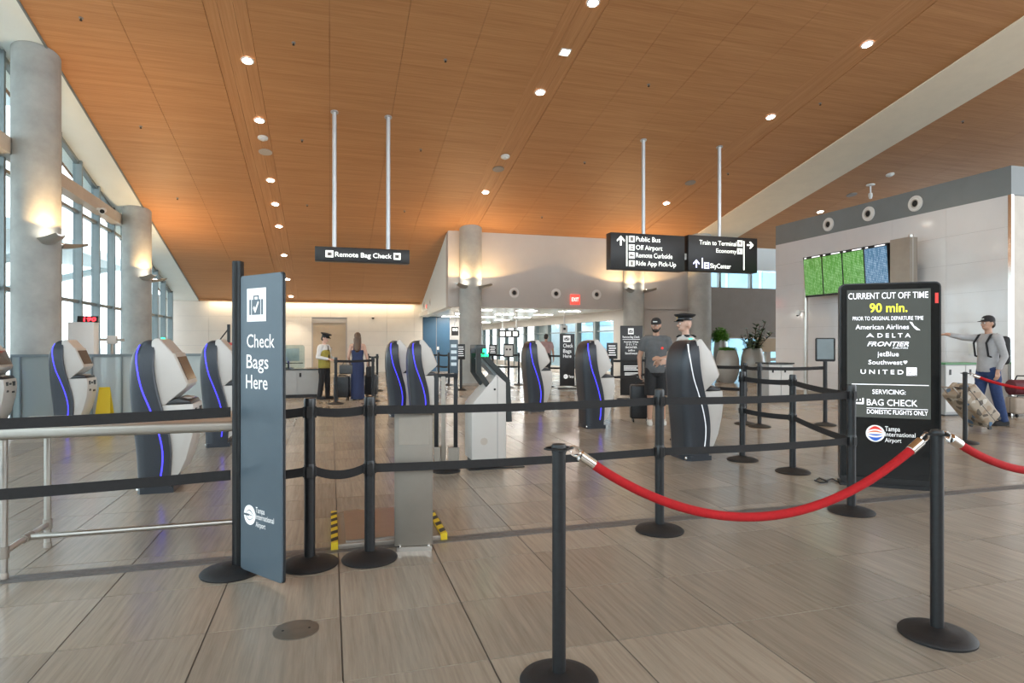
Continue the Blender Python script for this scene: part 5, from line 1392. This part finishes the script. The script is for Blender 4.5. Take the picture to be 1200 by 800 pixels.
# ------------------------------------------------------------------ planters
mat('planter', (.34, .33, .30), .32, var=.05, scale=3, coat=.3); mat('soil', (.03, .022, .016), .9, var=.3, scale=30)
mat('leaf bright', (.10, .26, .03), .5, var=.3, scale=8); mat('leaf dark', (.028, .065, .026), .3, var=.4, scale=8); mat('leaf pale', (.16, .20, .11), .4, var=.4, scale=8); mat('stem brown', (.08, .05, .03), .7)
def leaf(mb, p, d, L, w, droop=.3):
    d = d.normalized(); s = d.cross(Vector((0, 0, 1)))
    s = s.normalized() if s.length > .01 else Vector((1, 0, 0))
    up = s.cross(d)
    m1 = p + d * L * .5 + up * L * .06; e = p + d * L - Vector((0, 0, droop * L))
    mb.add([p, m1 + s * w - up * .15 * w, e, m1 - s * w - up * .15 * w, m1], [(0, 1, 4), (1, 2, 4), (4, 2, 3), (0, 4, 3)])
def planter(label, xpx, d, hpx, wpx, kind, seed):
    rnd = random.Random(seed)
    p = fld(xpx, d); sc = d / F; h = hpx * sc; r = wpx * sc / 2
    t = thing('potted_plant', label, 'potted plant', p, 0, 'egg-shaped planters by the windows')
    prof = [(r * .55, 0), (r * .78, h * .12), (r * .95, h * .32), (r, h * .52), (r * .94, h * .75), (r * .8, h * .93), (r * .74, h), (r * .68, h), (r * .7, h * .9), (.02, h * .88)]
    obj('pot', MB().lathe(prof, 32), 'planter', t)
    obj('soil', MB().lathe([(r * .68, h * .89), (r * .66, h * .91)], 24), 'soil', t)
    mb = MB(); stm = MB()
    if kind == 'grass':
        for i in range(420):
            a = rnd.uniform(0, 6.28); rr = r * .62 * math.sqrt(rnd.random()); q = Vector((rr * math.cos(a), rr * math.sin(a), h * .9))
            leaf(mb, q + Vector((0, 0, rnd.uniform(0, .1))), Vector((math.cos(a) * .7, math.sin(a) * .7, rnd.uniform(.5, 1.4))), rnd.uniform(.12, .26), .025)
        obj('foliage', mb, 'leaf bright', t, sm=False, stuff=True)
    elif kind == 'bush':
        for i in range(500):
            a = rnd.uniform(0, 6.28); rr = r * .95 * math.sqrt(rnd.random()); q = Vector((rr * math.cos(a), rr * math.sin(a), h * .92 + rnd.uniform(0, .5) * (1 - (rr / r) ** 2 * .6)))
            leaf(mb, q, Vector((math.cos(a), math.sin(a), rnd.uniform(.0, 1.2))), rnd.uniform(.12, .22), .045)
        obj('foliage', mb, 'leaf bright', t, sm=False, stuff=True)
    else:
        for k in range(9):
            a = rnd.uniform(0, 6.28); L = rnd.uniform(.7, 1.15); dx = Vector((math.cos(a) * rnd.uniform(.3, 1.1), math.sin(a) * .7, 1)).normalized()
            stm.tube([(0, 0, h * .85), tuple(Vector((0, 0, h * .85)) + dx * L)], .012, 5)
            for i in range(16):
                s = .25 + .75 * i / 15; b = rnd.uniform(0, 6.28)
                leaf(mb, Vector((0, 0, h * .85)) + dx * L * s, Vector((math.cos(b), math.sin(b), rnd.uniform(.2, .9))), rnd.uniform(.18, .28), .06, .15)
        obj('foliage', mb, 'leaf dark', t, sm=False, stuff=True)
        obj('stems', stm, 'stem brown', t)
        mb2 = MB()
        for i in range(160):
            a = rnd.uniform(0, 6.28); rr = r * .65 * math.sqrt(rnd.random())
            leaf(mb2, Vector((rr * math.cos(a), rr * math.sin(a), h * .9 + rnd.uniform(0, .3))), Vector((math.cos(a), math.sin(a), rnd.uniform(.3, 1.3))), rnd.uniform(.15, .24), .05)
        obj('ground_leaves', mb2, 'leaf pale', t, sm=False, stuff=True)
planter('low grassy plant in the left front egg-shaped planter', 852.5, 20.7, 38, 27, 'grass', 1)
planter('dark leafy rubber plant in the right egg-shaped planter', 882, 20.7, 40, 27, 'rubber', 2)
planter('bright green bush in the rear planter beside the column', 844, 21.8, 49, 16, 'bush', 3)
# ------------------------------------------------------------------ people
mat('skin', (.50, .29, .20), .5, var=.06, scale=12); mat('skin pale', (.58, .36, .27), .5, var=.06, scale=12)
mat('tee grey', (.115, .12, .125), .85, var=.12, scale=14, bump=.3, bscale=18); mat('cloth black', (.016, .016, .018), .8, var=.2, scale=20, bump=.2, bscale=25)
mat('cloth white', (.68, .68, .67), .8, var=.04, scale=14, bump=.25, bscale=16); mat('vest olive', (.34, .28, .05), .75, var=.12, scale=18, bump=.2, bscale=20)
mat('denim', (.025, .05, .14), .85, var=.15, scale=30, bump=.2, bscale=30); mat('dress navy', (.022, .035, .10), .75, var=.15, scale=10, stretch=(1, 1, .2), bump=.35, bscale=10)
mat('hair brown', (.10, .055, .03), .5, var=.35, scale=30, stretch=(1, 1, .15)); mat('hair dark', (.02, .014, .01), .6, var=.3, scale=30)
mat('shoe white', (.6, .58, .54), .6); mat('eye dark', (.02, .02, .02), .2); mat('lip', (.36, .13, .10), .5); mat('gold', (.6, .42, .12), .3, .8)
mat('shirt grey', (.42, .42, .43), .85, var=.08, scale=12, bump=.25, bscale=16); mat('shirt pink', (.42, .28, .27), .85, var=.1, scale=12)

def V(*a): return Vector(a)
def prim_cap(mb, p, q, r0, r1, flat_ends=False):
    p, q = Vector(p), Vector(q); ax = q - p; L = ax.length; ax.normalize()
    a = ax.orthogonal().normalized(); b = ax.cross(a); n = 14; rings = []
    prof = []
    if flat_ends: prof = [(r0 * .3, 0), (r0, 0), (r1, L), (r1 * .3, L)]
    else:
        for i in range(5):
            t_ = math.pi / 2 * (i + .15) / 5; prof.append((r0 * math.sin(t_), -r0 * math.cos(t_)))
        for i in range(5):
            t_ = math.pi / 2 * i / 5; prof.append((r1 * math.cos(t_), L + r1 * math.sin(t_)))
        prof.append((r1 * .15, L + r1 * .99))
    for r, s in prof: rings.append([p + ax * s + a * r * math.cos(2 * math.pi * k / n) + b * r * math.sin(2 * math.pi * k / n) for k in range(n)])
    mb.loft(rings)
def prim_ell(mb, c, rad, M=None):
    c = Vector(c); rings = []
    for i in range(1, 12):
        t_ = math.pi * i / 12
        ring = [Vector((rad[0] * math.sin(t_) * math.cos(2 * math.pi * k / 16), rad[1] * math.sin(t_) * math.sin(2 * math.pi * k / 16), -rad[2] * math.cos(t_))) for k in range(16)]
        rings.append([c + (M @ q if M else q) for q in ring])
    mb.loft(rings)
def prim_ecyl(mb, prof):         # prof: (z, cx, cy, rx, ry)
    n = 24; mb.loft([[Vector((cx + rx * math.cos(2 * math.pi * k / n), cy + ry * math.sin(2 * math.pi * k / n), z)) for k in range(n)] for z, cx, cy, rx, ry in prof])
def blob(name, prims, m, parent, vox=.010, sm_it=4, label=None):
    mb = MB()
    for p in prims:
        if p[0] == 'c': prim_cap(mb, *p[1:])
        elif p[0] == 'f': prim_cap(mb, *p[1:], True)
        elif p[0] == 'e': prim_ell(mb, *p[1:])
        else: prim_ecyl(mb, p[1])
    me = mb.mesh(name)
    o = bpy.data.objects.new(name, me); COL.objects.link(o)
    r = o.modifiers.new('r', 'REMESH'); r.mode = 'VOXEL'; r.voxel_size = vox; r.use_smooth_shade = True
    s = o.modifiers.new('s', 'SMOOTH'); s.factor = .5; s.iterations = sm_it
    dg = bpy.context.evaluated_depsgraph_get()
    me2 = bpy.data.meshes.new_from_object(o.evaluated_get(dg))
    bpy.data.objects.remove(o); bpy.data.meshes.remove(me)
    me2.name = name; me2.materials.clear(); me2.materials.append(MATS[m])
    for p in me2.polygons: p.use_smooth = True
    o = bpy.data.objects.new(name, me2); COL.objects.link(o); o.parent = parent
    if parent is not None and parent.name in XF: XF[o.name] = XF[parent.name]
    if label: o['label'] = label
    return o
def hand(w, d, nrm, side, curl=.5):
    """prims of a hand: wrist point, direction of the hand, palm-facing normal, side sign for the thumb"""
    w, d, nrm = Vector(w), Vector(d).normalized(), Vector(nrm).normalized()
    ac = d.cross(nrm).normalized() * side; out = [('c', w, w + d * .03, .028, .026)]
    lens = [(.070, .030), (.078, .034), (.073, .032), (.056, .026)]
    for k, (ln, _) in enumerate(lens):
        off = ac * (.030 - .020 * k)
        kn = w + d * .088 + off - nrm * .0
        out.append(('c', w + d * .02 + off * .7, kn, .0135, .0115))
        a1 = curl * .9; d1 = (d * math.cos(a1) + nrm * math.sin(a1)); m_ = kn + d1 * ln * .5
        a2 = curl * 1.9; d2 = (d * math.cos(a2) + nrm * math.sin(a2)); e = m_ + d2 * ln * .42
        out += [('c', kn, m_, .0100, .0092), ('c', m_, e, .0092, .0078)]
    t0 = w + d * .03 + ac * .026; t1 = t0 + (d * .6 + ac * .65 + nrm * .35).normalized() * .042; t2 = t1 + (d * .9 + ac * .15 + nrm * .35).normalized() * .032
    out += [('c', t0, t1, .0145, .012), ('c', t1, t2, .0115, .009)]
    return out
def person(label, loc, rz, s=1., feet=((-.10, 0), (.10, 0)), arms=None, head=(0, 0), skin='skin', female=False):
    """arms: [(elbow, wrist, hand dir, palm normal, curl), ...] for the -x and +x arm; returns empty, info"""
    t = thing('person', label, 'person', loc, rz); t.scale = (s, s, s)
    XF[t.name] = XF[t.name] @ Matrix.Scale(s, 4)
    sw = .165 if female else .185
    P = [('e', (0, 0, .95), (.15, .105, .12)), ('e', (0, 0, 1.11), (.125 if female else .14, .095, .16)), ('e', (0, .0, 1.29), (.15 if female else .168, .108, .16)),
         ('c', (-sw + .035, .01, 1.415), (sw - .035, .01, 1.415), .058, .058), ('c', (0, .015, 1.41), (0, .0, 1.57), .058, .05)]
    HM = Matrix.Translation((0, 0, 1.56)) @ Matrix.Rotation(head[0], 4, 'Z') @ Matrix.Rotation(head[1], 4, 'X')
    hp = lambda x, y, z: HM @ Vector((x, y, z - 1.56))
    H3 = HM.to_3x3()
    P += [('e', hp(0, -.002, 1.655), (.074, .094, .105), H3), ('e', hp(0, -.032, 1.59), (.056, .060, .058), H3), ('c', hp(0, -.090, 1.655), hp(0, -.112, 1.622), .010, .016),
          ('e', hp(-.076, .008, 1.64), (.010, .020, .031), H3), ('e', hp(.076, .008, 1.64), (.010, .020, .031), H3), ('c', hp(-.035, -.082, 1.672), hp(.035, -.082, 1.672), .013, .013), ('e', hp(0, -.083, 1.572), (.022, .018, .016), H3)]
    legs = []
    for sx, (fx, fy) in zip((-1, 1), feet):
        hip = V(sx * .085, 0, .90); an = V(fx, fy + .02, .085); kn = hip.lerp(an, .5) + V(0, -.02, 0)
        legs.append((hip, kn, an))
        P += [('c', hip, kn, .088, .058), ('c', kn, an, .055, .038), ('e', kn.lerp(an, .3) + V(0, .025, 0), (.050, .052, .11)), ('c', an + V(0, .03, -.045), an + V(0, -.15, -.055), .040, .030)]
    arms_i = []
    for sx, a in zip((-1, 1), arms):
        sh = V(sx * sw, .01, 1.405); el, wr = Vector(a[0]), Vector(a[1])
        P += [('c', sh, el, .052, .040), ('c', el, wr, .040, .028)]
        P += hand(wr, a[2], a[3], a[5] if len(a) > 5 else sx, a[4])
        arms_i.append((sh, el, wr))
    body = blob('body', P, skin, t, .0085, 3)
    for sx in (-1, 1):
        ey = obj('eye', MB().lathe([(.001, -.011), (.008, -.008), (.011, 0), (.008, .008), (.001, .011)], 10, M=Matrix.Translation(hp(sx * .030, -.088, 1.652))), 'cloth white', body)
        obj('iris', MB().lathe([(.001, -.005), (.005, 0), (.001, .005)], 8, M=Matrix.Translation(hp(sx * .030, -.098, 1.652))), 'eye dark', body)
    obj('mouth', MB().tube([hp(-.022, -.088, 1.598), hp(0, -.096, 1.597), hp(.022, -.088, 1.598)], [.004, .006, .004], 6), 'lip', body)
    return t, body, legs, arms_i, hp, H3
def shirt(t, arms_i, m, long=False, hem=.86, name='shirt', sl=.62):
    P = [('y', [(hem, 0, 0, .178, .132), (.95, 0, 0, .178, .134), (1.1, 0, 0, .165, .124), (1.25, 0, 0, .180, .130), (1.36, 0, .005, .178, .122), (1.43, 0, .01, .14, .09), (1.475, 0, .015, .07, .068)]), ('c', (-.145, .01, 1.415), (.145, .01, 1.415), .074, .074)]
    for sh, el, wr in arms_i:
        e = sh.lerp(el, sl)
        P.append(('c', sh + V(0, 0, -.005), sh.lerp(el, .3), .068, .066))
        if long: P += [('c', sh, el, .066, .052), ('f', el, el.lerp(wr, .9), .052, .040), ('c', el, el.lerp(wr, .3), .052, .048)]
        else: P.append(('f', sh.lerp(el, .1), e, .068, .066))
    return blob(name, P, m, t, .010, 3)
def pants(t, legs, m, short=False, name='trousers', waist=1.0):
    P = [('y', [(.80, 0, 0, .13, .10), (.86, 0, 0, .17, .128), (.95, 0, 0, .165, .124), (waist, 0, 0, .155, .115)])]
    for hip, kn, an in legs:
        if short: P += [('f', hip, hip.lerp(kn, 1.02), .105, .098)]
        else: P += [('c', hip, kn, .100, .078), ('f', kn, an + V(0, 0, -.02), .078, .064), ('c', kn, kn.lerp(an, .4), .078, .07)]
        P.append(('c', hip, hip.lerp(kn, .4), .105, .100))
    return blob(name, P, m, t, .010, 3)
def shoes(t, legs, m):
    for hip, kn, an in legs:
        b = V(an.x, an.y, 0)
        s_ = blob('shoe', [('c', b + V(0, .035, .045), b + V(0, -.15, .038), .048, .040), ('f', b + V(0, .03, .04), b + V(0, .02, .10), .047, .046), ('y', [(0.0, b.x, b.y - .06, .047, .15), (.02, b.x, b.y - .06, .047, .15)])], m, t, .009, 2)
def peaked_cap(t, hp, H3, tilt=0):
    M = Matrix.Translation(hp(0, -.005, 1.705)) @ H3.to_4x4() @ Matrix.Rotation(tilt, 4, 'X')
    c = obj('peaked_cap', MB().lathe([(.080, -.01), (.084, .0), (.086, .028), (.120, .055), (.132, .068), (.125, .080), (.06, .092), (.001, .094)], 28, M=M, sy=1.18), 'cloth black', t)
    obj('cap_band', MB().lathe([(.0865, .002), (.0885, .004), (.0885, .022), (.0865, .024)], 28, M=M, sy=1.18, hollow=True), 'eye dark', c)
    rings = []
    for i in range(13):
        a = math.pi * (1.12 + .76 * i / 12); ca_, sa_ = math.cos(a), math.sin(a)
        rings.append([M @ V(.084 * ca_, .098 * sa_, .004), M @ V(.092 * ca_, .16 * sa_ - .0, -.028), M @ V(.092 * ca_, .16 * sa_, -.022), M @ V(.086 * ca_, .100 * sa_, .012)])
    obj('visor', MB().loft(rings), 'dark glass', c)
    obj('badge', MB().lathe([(.020, 0), (.018, .006), (.001, .008)], 10, M=M @ Matrix.Translation((0, -.112, .035)) @ Matrix.Rotation(math.pi / 2, 4, 'X')), 'gold', c)
def ball_cap(t, hp, H3, m='cloth black'):
    M = Matrix.Translation(hp(0, .0, 1.69)) @ H3.to_4x4()
    c = obj('baseball_cap', MB().lathe([(.084, -.015), (.085, .01), (.078, .045), (.055, .075), (.025, .088), (.001, .09)], 24, M=M, sy=1.2), m, t)
    rings = []
    for i in range(11):
        a = math.pi * (1.15 + .70 * i / 10); ca_, sa_ = math.cos(a), math.sin(a)
        rings.append([M @ V(.082 * ca_, .098 * sa_, -.008), M @ V(.08 * ca_, .175 * sa_, -.018), M @ V(.08 * ca_, .175 * sa_, -.012), M @ V(.082 * ca_, .098 * sa_, .004)])
    obj('brim', MB().loft(rings), m, c)
    obj('cap_mark', MB().box(-.035, -.104, .018, .035, -.1, .036, M), 'cloth white', c)
def short_hair(t, hp, H3, m):
    blob('hair', [('e', hp(0, .012, 1.675), (.079, .092, .092), H3), ('e', hp(0, .04, 1.63), (.075, .065, .07), H3)], m, t, .009, 2)

# the man in the black cap
pm = fl(769, 497)
t, body, legs, ai, hp, H3 = person('man in black cap, grey t-shirt and black shorts behind a dark kiosk', pm, -.42, 1.0, ((-.11, -.02), (.12, .05)),
    [((-.27, .06, 1.12), (-.27, -.03, .86), (0, -.05, -1), (1, 0, 0), .9), ((.25, .02, 1.13), (.06, -.17, 1.10), (-1, -.1, .05), (0, .6, -.5), .6, -1)], head=(-.25, .1))
shirt(t, ai, 'tee grey'); pants(t, legs, 'cloth black', True, 'shorts'); shoes(t, legs, 'shoe white'); ball_cap(t, hp, H3)
blob('beard', [('e', hp(0, -.045, 1.572), (.056, .055, .042), H3), ('c', hp(-.062, -.01, 1.61), hp(-.04, -.05, 1.575), .016, .02), ('c', hp(.062, -.01, 1.61), hp(.04, -.05, 1.575), .016, .02)], 'hair dark', t, .008, 2)
short_hair(t, hp, H3, 'hair dark')
obj('shirt_print', MB().lathe([(.022, 0), (.022, .004)], 14, M=Matrix.Translation((.085, -.131, 1.27)) @ Matrix.Rotation(math.pi / 2, 4, 'X')), 'logo red', t, label='small red and white chest print')

# officer behind the dark kiosk
pp = fld(803, 8.55)
t, body, legs, ai, hp, H3 = person('officer in peaked cap and yellow vest hidden behind the dark kiosk', pp, -1.75, .985, ((-.10, 0), (.10, 0)),
    [((-.26, -.05, 1.13), (-.2, -.28, 1.10), (.2, -1, 0), (.8, 0, -.4), .6), ((.26, -.05, 1.13), (.2, -.28, 1.12), (-.2, -1, 0), (-.8, 0, -.4), .6)], skin='skin pale')
shirt(t, ai, 'cloth white', True); pants(t, legs, 'cloth black'); shoes(t, legs, 'cloth black'); peaked_cap(t, hp, H3)
blob('vest', [('y', [(.87, 0, 0, .192, .146), (1.1, 0, 0, .182, .14), (1.25, 0, 0, .192, .143), (1.34, 0, .005, .178, .13)])], 'vest olive', t, .011, 2)
for sx in (-1, 1): obj('epaulette', MB().box(-.045, -.07, -.006, .045, .07, .008, Matrix.Translation((sx * .145, .012, 1.478)) @ Matrix.Rotation(sx * .25, 4, 'Y')), 'cloth black', t)
blob('collar', [('f', (0, .012, 1.455), (0, .006, 1.50), .068, .060)], 'cloth white', t, .009, 1)

# officer by the far counter
pp = fl(380, 467.5)
t, body, legs, ai, hp, H3 = person('officer in peaked cap and olive vest standing before the tan door', pp, 1.0, .885, ((-.10, .06), (.10, -.06)),
    [((-.27, .02, 1.14), (-.10, -.22, 1.08), (.7, -.7, 0), (.3, .3, -.9), .6), ((.27, .0, 1.14), (.16, -.30, 1.05), (-.3, -1, .0), (-.8, .2, -.5), .6)], head=(.1, .25), skin='skin pale')
shirt(t, ai, 'cloth white', True); pants(t, legs, 'cloth black'); shoes(t, legs, 'cloth black'); peaked_cap(t, hp, H3); short_hair(t, hp, H3, 'hair dark')
blob('vest', [('y', [(.84, 0, 0, .195, .148), (1.1, 0, 0, .182, .14), (1.25, 0, 0, .192, .143), (1.34, 0, .005, .172, .128)])], 'vest olive', t, .011, 2)
obj('necktie', MB().add([(-.025, -.15, 1.12), (.025, -.15, 1.12), (.012, -.115, 1.45), (-.012, -.115, 1.45), (-.025, -.14, 1.12), (.025, -.14, 1.12), (.012, -.105, 1.45), (-.012, -.105, 1.45)], [(0, 1, 2, 3), (7, 6, 5, 4), (0, 4, 5, 1), (1, 5, 6, 2), (2, 6, 7, 3), (3, 7, 4, 0)]), 'cloth black', t)

# woman in the long dress, seen from behind
pp = fl(419, 468)
t, body, legs, ai, hp, H3 = person('woman with long brown hair in a navy dress seen from behind', pp, math.pi - .15, .905, ((-.08, 0), (.08, 0)),
    [((-.24, .0, 1.12), (-.27, -.05, .88), (0, -.1, -1), (1, 0, 0), .5), ((.23, .0, 1.12), (.22, -.16, .95), (-.1, -.7, -.5), (-1, 0, 0), .6)], skin='skin pale', female=True)
blob('dress', [('y', [(.02, 0, .0, .185, .17), (.3, 0, 0, .175, .15), (.6, 0, 0, .172, .14), (.85, 0, 0, .176, .135), (.95, 0, 0, .17, .13), (1.1, 0, 0, .142, .112), (1.22, 0, 0, .160, .122), (1.30, 0, 0, .160, .120)])], 'dress navy', t, .011, 2)
for sx in (-1, 1): obj('strap', MB().tube([(sx * .085, .118, 1.29), (sx * .09, .075, 1.44), (sx * .09, .0, 1.478), (sx * .085, -.075, 1.43), (sx * .08, -.118, 1.29)], .008, 6), 'dress navy', t)
blob('hair', [('e', hp(0, .012, 1.67), (.090, .098, .105)), ('c', hp(0, .06, 1.62), (0, .115, 1.30), .078, .062), ('c', hp(-.05, .04, 1.58), (-.05, .105, 1.34), .05, .035), ('c', hp(.05, .04, 1.58), (.05, .105, 1.34), .05, .035), ('c', hp(-.07, .0, 1.62), (-.085, .03, 1.42), .03, .02)], 'hair brown', t, .009, 2)
shoes(t, legs, 'cloth black')
q = XF[t.name] @ V(-.29, -.06, .62)
hb = thing('handbag', 'dark shoulder bag held by the woman in the navy dress', 'bag', (q.x, q.y, .62 * .905), math.pi - .15)
obj('body', MB().box(-.06, -.16, -.02, .06, .16, .22), 'cloth black', hb, bevel=.03, seg=3); obj('strap', MB().tube([(0, -.12, .2), (.0, -.08, .36), (0, 0, .42), (0, .08, .36), (0, .12, .2)], .008, 6), 'cloth black', hb)

# man with the backpack at the right
pr_ = fld(1158, 10.2)
t, body, legs, ai, hp, H3 = person('man in dark cap and pale shirt pointing left beside the glossy wall', pr_, -1.80, 1.02, ((-.10, -.14), (.10, .16)),
    [((-.20, -.27, 1.42), (-.19, -.53, 1.47), (0, -1, .05), (0, 0, -1), .15), ((.26, .05, 1.12), (.25, -.06, .88), (0, -.1, -1), (-1, 0, 0), .5)])
shirt(t, ai, 'shirt grey', True); pants(t, legs, 'denim'); shoes(t, legs, 'cloth black'); ball_cap(t, hp, H3); short_hair(t, hp, H3, 'hair dark')
bk = obj('backpack', MB().box(-.15, .10, .98, .15, .28, 1.44), 'cloth black', t, bevel=.06, seg=3)
for sx in (-1, 1): obj('strap', MB().tube([(sx * .11, .12, 1.40), (sx * .115, .05, 1.475), (sx * .12, -.06, 1.455), (sx * .125, -.14, 1.33), (sx * .13, -.11, 1.12), (sx * .13, .10, 1.05)], .016, 8), 'cloth black', bk)
# far figure in the deeper hall
pf = fld(640, 20.5)
t, body, legs, ai, hp, H3 = person('distant figure in a pink top behind the small kiosk', pf, 2.6, .93, ((-.09, .05), (.09, -.05)),
    [((-.25, .0, 1.13), (-.26, -.05, .88), (0, 0, -1), (1, 0, 0), .4), ((.25, .0, 1.13), (.26, -.05, .88), (0, 0, -1), (-1, 0, 0), .4)])
shirt(t, ai, 'shirt pink'); pants(t, legs, 'cloth black'); shoes(t, legs, 'cloth black'); short_hair(t, hp, H3, 'hair dark')

# ------------------------------------------------------------------ luggage
mat('case black', (.016, .017, .02), .35, var=.2, scale=20); mat('case grey', (.07, .075, .08), .4, var=.1); mat('case maroon', (.10, .012, .02), .6, var=.2, scale=15); mat('case beige', (.40, .33, .27), .6, var=.1, scale=8)
def pattern_mat():
    m = bpy.data.materials.new('patterned case'); m.use_nodes = True; nt = m.node_tree; b = nt.nodes['Principled BSDF']
    tc = nt.nodes.new('ShaderNodeTexCoord'); vo = nt.nodes.new('ShaderNodeTexVoronoi'); vo.inputs['Scale'].default_value = 14
    nt.links.new(tc.outputs['Object'], vo.inputs['Vector'])
    cr = nt.nodes.new('ShaderNodeValToRGB'); cr.color_ramp.interpolation = 'CONSTANT'; e = cr.color_ramp.elements
    sp_ = nt.nodes.new('ShaderNodeSeparateColor'); nt.links.new(vo.outputs['Color'], sp_.inputs[0])
    e[0].position = 0; e[0].color = (.36, .30, .23, 1); e[1].position = .55; e[1].color = (.10, .08, .06, 1)
    for p_, c_ in ((.68, (.50, .46, .40)), (.82, (.08, .16, .28)), (.90, (.30, .22, .15))):
        q = e.new(p_); q.color = (*c_, 1)
    nt.links.new(sp_.outputs[0], cr.inputs['Fac']); nt.links.new(cr.outputs['Color'], b.inputs['Base Color']); b.inputs['Roughness'].default_value = .55
    MATS['patterned case'] = m
pattern_mat()
def suitcase(label, loc, rz, w, d, h, m, hh=.35, tilt=0., zoff=0.):
    t = thing('suitcase', label, 'suitcase', loc, rz)
    M = Matrix.Translation((0, d / 2, .0)) @ Matrix.Rotation(tilt, 4, 'X') @ Matrix.Translation((0, -d / 2, 0))
    T = lambda mb: mb
    b = MB().box(-w / 2, -d / 2, .06, w / 2, d / 2, .06 + h)
    me = b.mesh('shell', .035, 3); me.transform(M); obj('shell', me, m, t)
    me = MB().box(-w / 2 - .003, -.012, .07, w / 2 + .003, .012, .05 + h).mesh('zip', .01, 1); me.transform(M); obj('zip_seam', me, 'case black', t)
    for sx in (-1, 1):
        for sy in (-1, 1):
            me = MB().lathe([(.03, -.012), (.03, .012)], 14, M=Matrix.Translation((sx * (w / 2 - .05), sy * (d / 2 - .04), .03)) @ Matrix.Rotation(math.pi / 2, 4, 'Y')).mesh('wheel'); me.transform(M); obj('wheel', me, 'black plastic', t)
    if hh:
        me = MB().tube([(-w * .25, d / 2 - .04, h), (-w * .25, d / 2 - .04, .06 + h + hh), (w * .25, d / 2 - .04, .06 + h + hh), (w * .25, d / 2 - .04, h)], .011, 8).mesh('handle'); me.transform(M); obj('pull_handle', me, 'steel satin', t)
    me = MB().tube([(-.08, 0, .055 + h), (-.07, 0, .085 + h), (.07, 0, .085 + h), (.08, 0, .055 + h)], .012, 8).mesh('grip'); me.transform(M); obj('grip', me, 'case black', t)
    return t
q = fl(750, 494)
suitcase('black upright suitcase beside the man in grey t-shirt', q, -ANG - .1, .34, .24, .58, 'case black', .0)
q = fld(401, 14.6)
suitcase('black upright suitcase left of the woman in the navy dress', q, -ANG, .36, .25, .5, 'case black', .28)
q2 = thing('tote_bag', 'dark grey bag resting on the black suitcase by the woman', 'bag', (q.x + .1, q.y - .0, .61), -ANG)
obj('body', MB().box(-.15, -.09, 0, .17, .09, .22), 'case grey', q2, bevel=.03, seg=3); obj('strap', MB().tube([(-.1, 0, .2), (-.06, 0, .3), (.06, 0, .3), (.1, 0, .2)], .01, 6), 'case grey', q2)
q = fld(435, 15.3)
suitcase('black suitcase right of the woman in the navy dress', q, -ANG, .3, .22, .5, 'case black', .2)
q = fl(1158, 503)
suitcase('tilted tan patterned suitcase on wheels beside the far rope post', q, -ANG + math.pi / 2 + .15, .42, .30, .68, 'patterned case', .14, -.75)
q = fld(1197, 11.3)
suitcase('beige suitcase at the right edge of the picture', q, -ANG, .42, .26, .30, 'case beige', 0)
t = thing('duffel_bag', 'maroon duffel bag on the beige suitcase at the right edge', 'bag', (q.x, q.y, .40), -ANG)
obj('body', MB().tube([(-.24, 0, .14), (-.2, 0, .14), (.2, 0, .14), (.24, 0, .14)], [.09, .14, .14, .09], 16), 'case maroon', t); obj('strap', MB().tube([(-.12, 0, .27), (-.08, 0, .35), (.08, 0, .35), (.12, 0, .27)], .012, 6), 'cloth black', t)
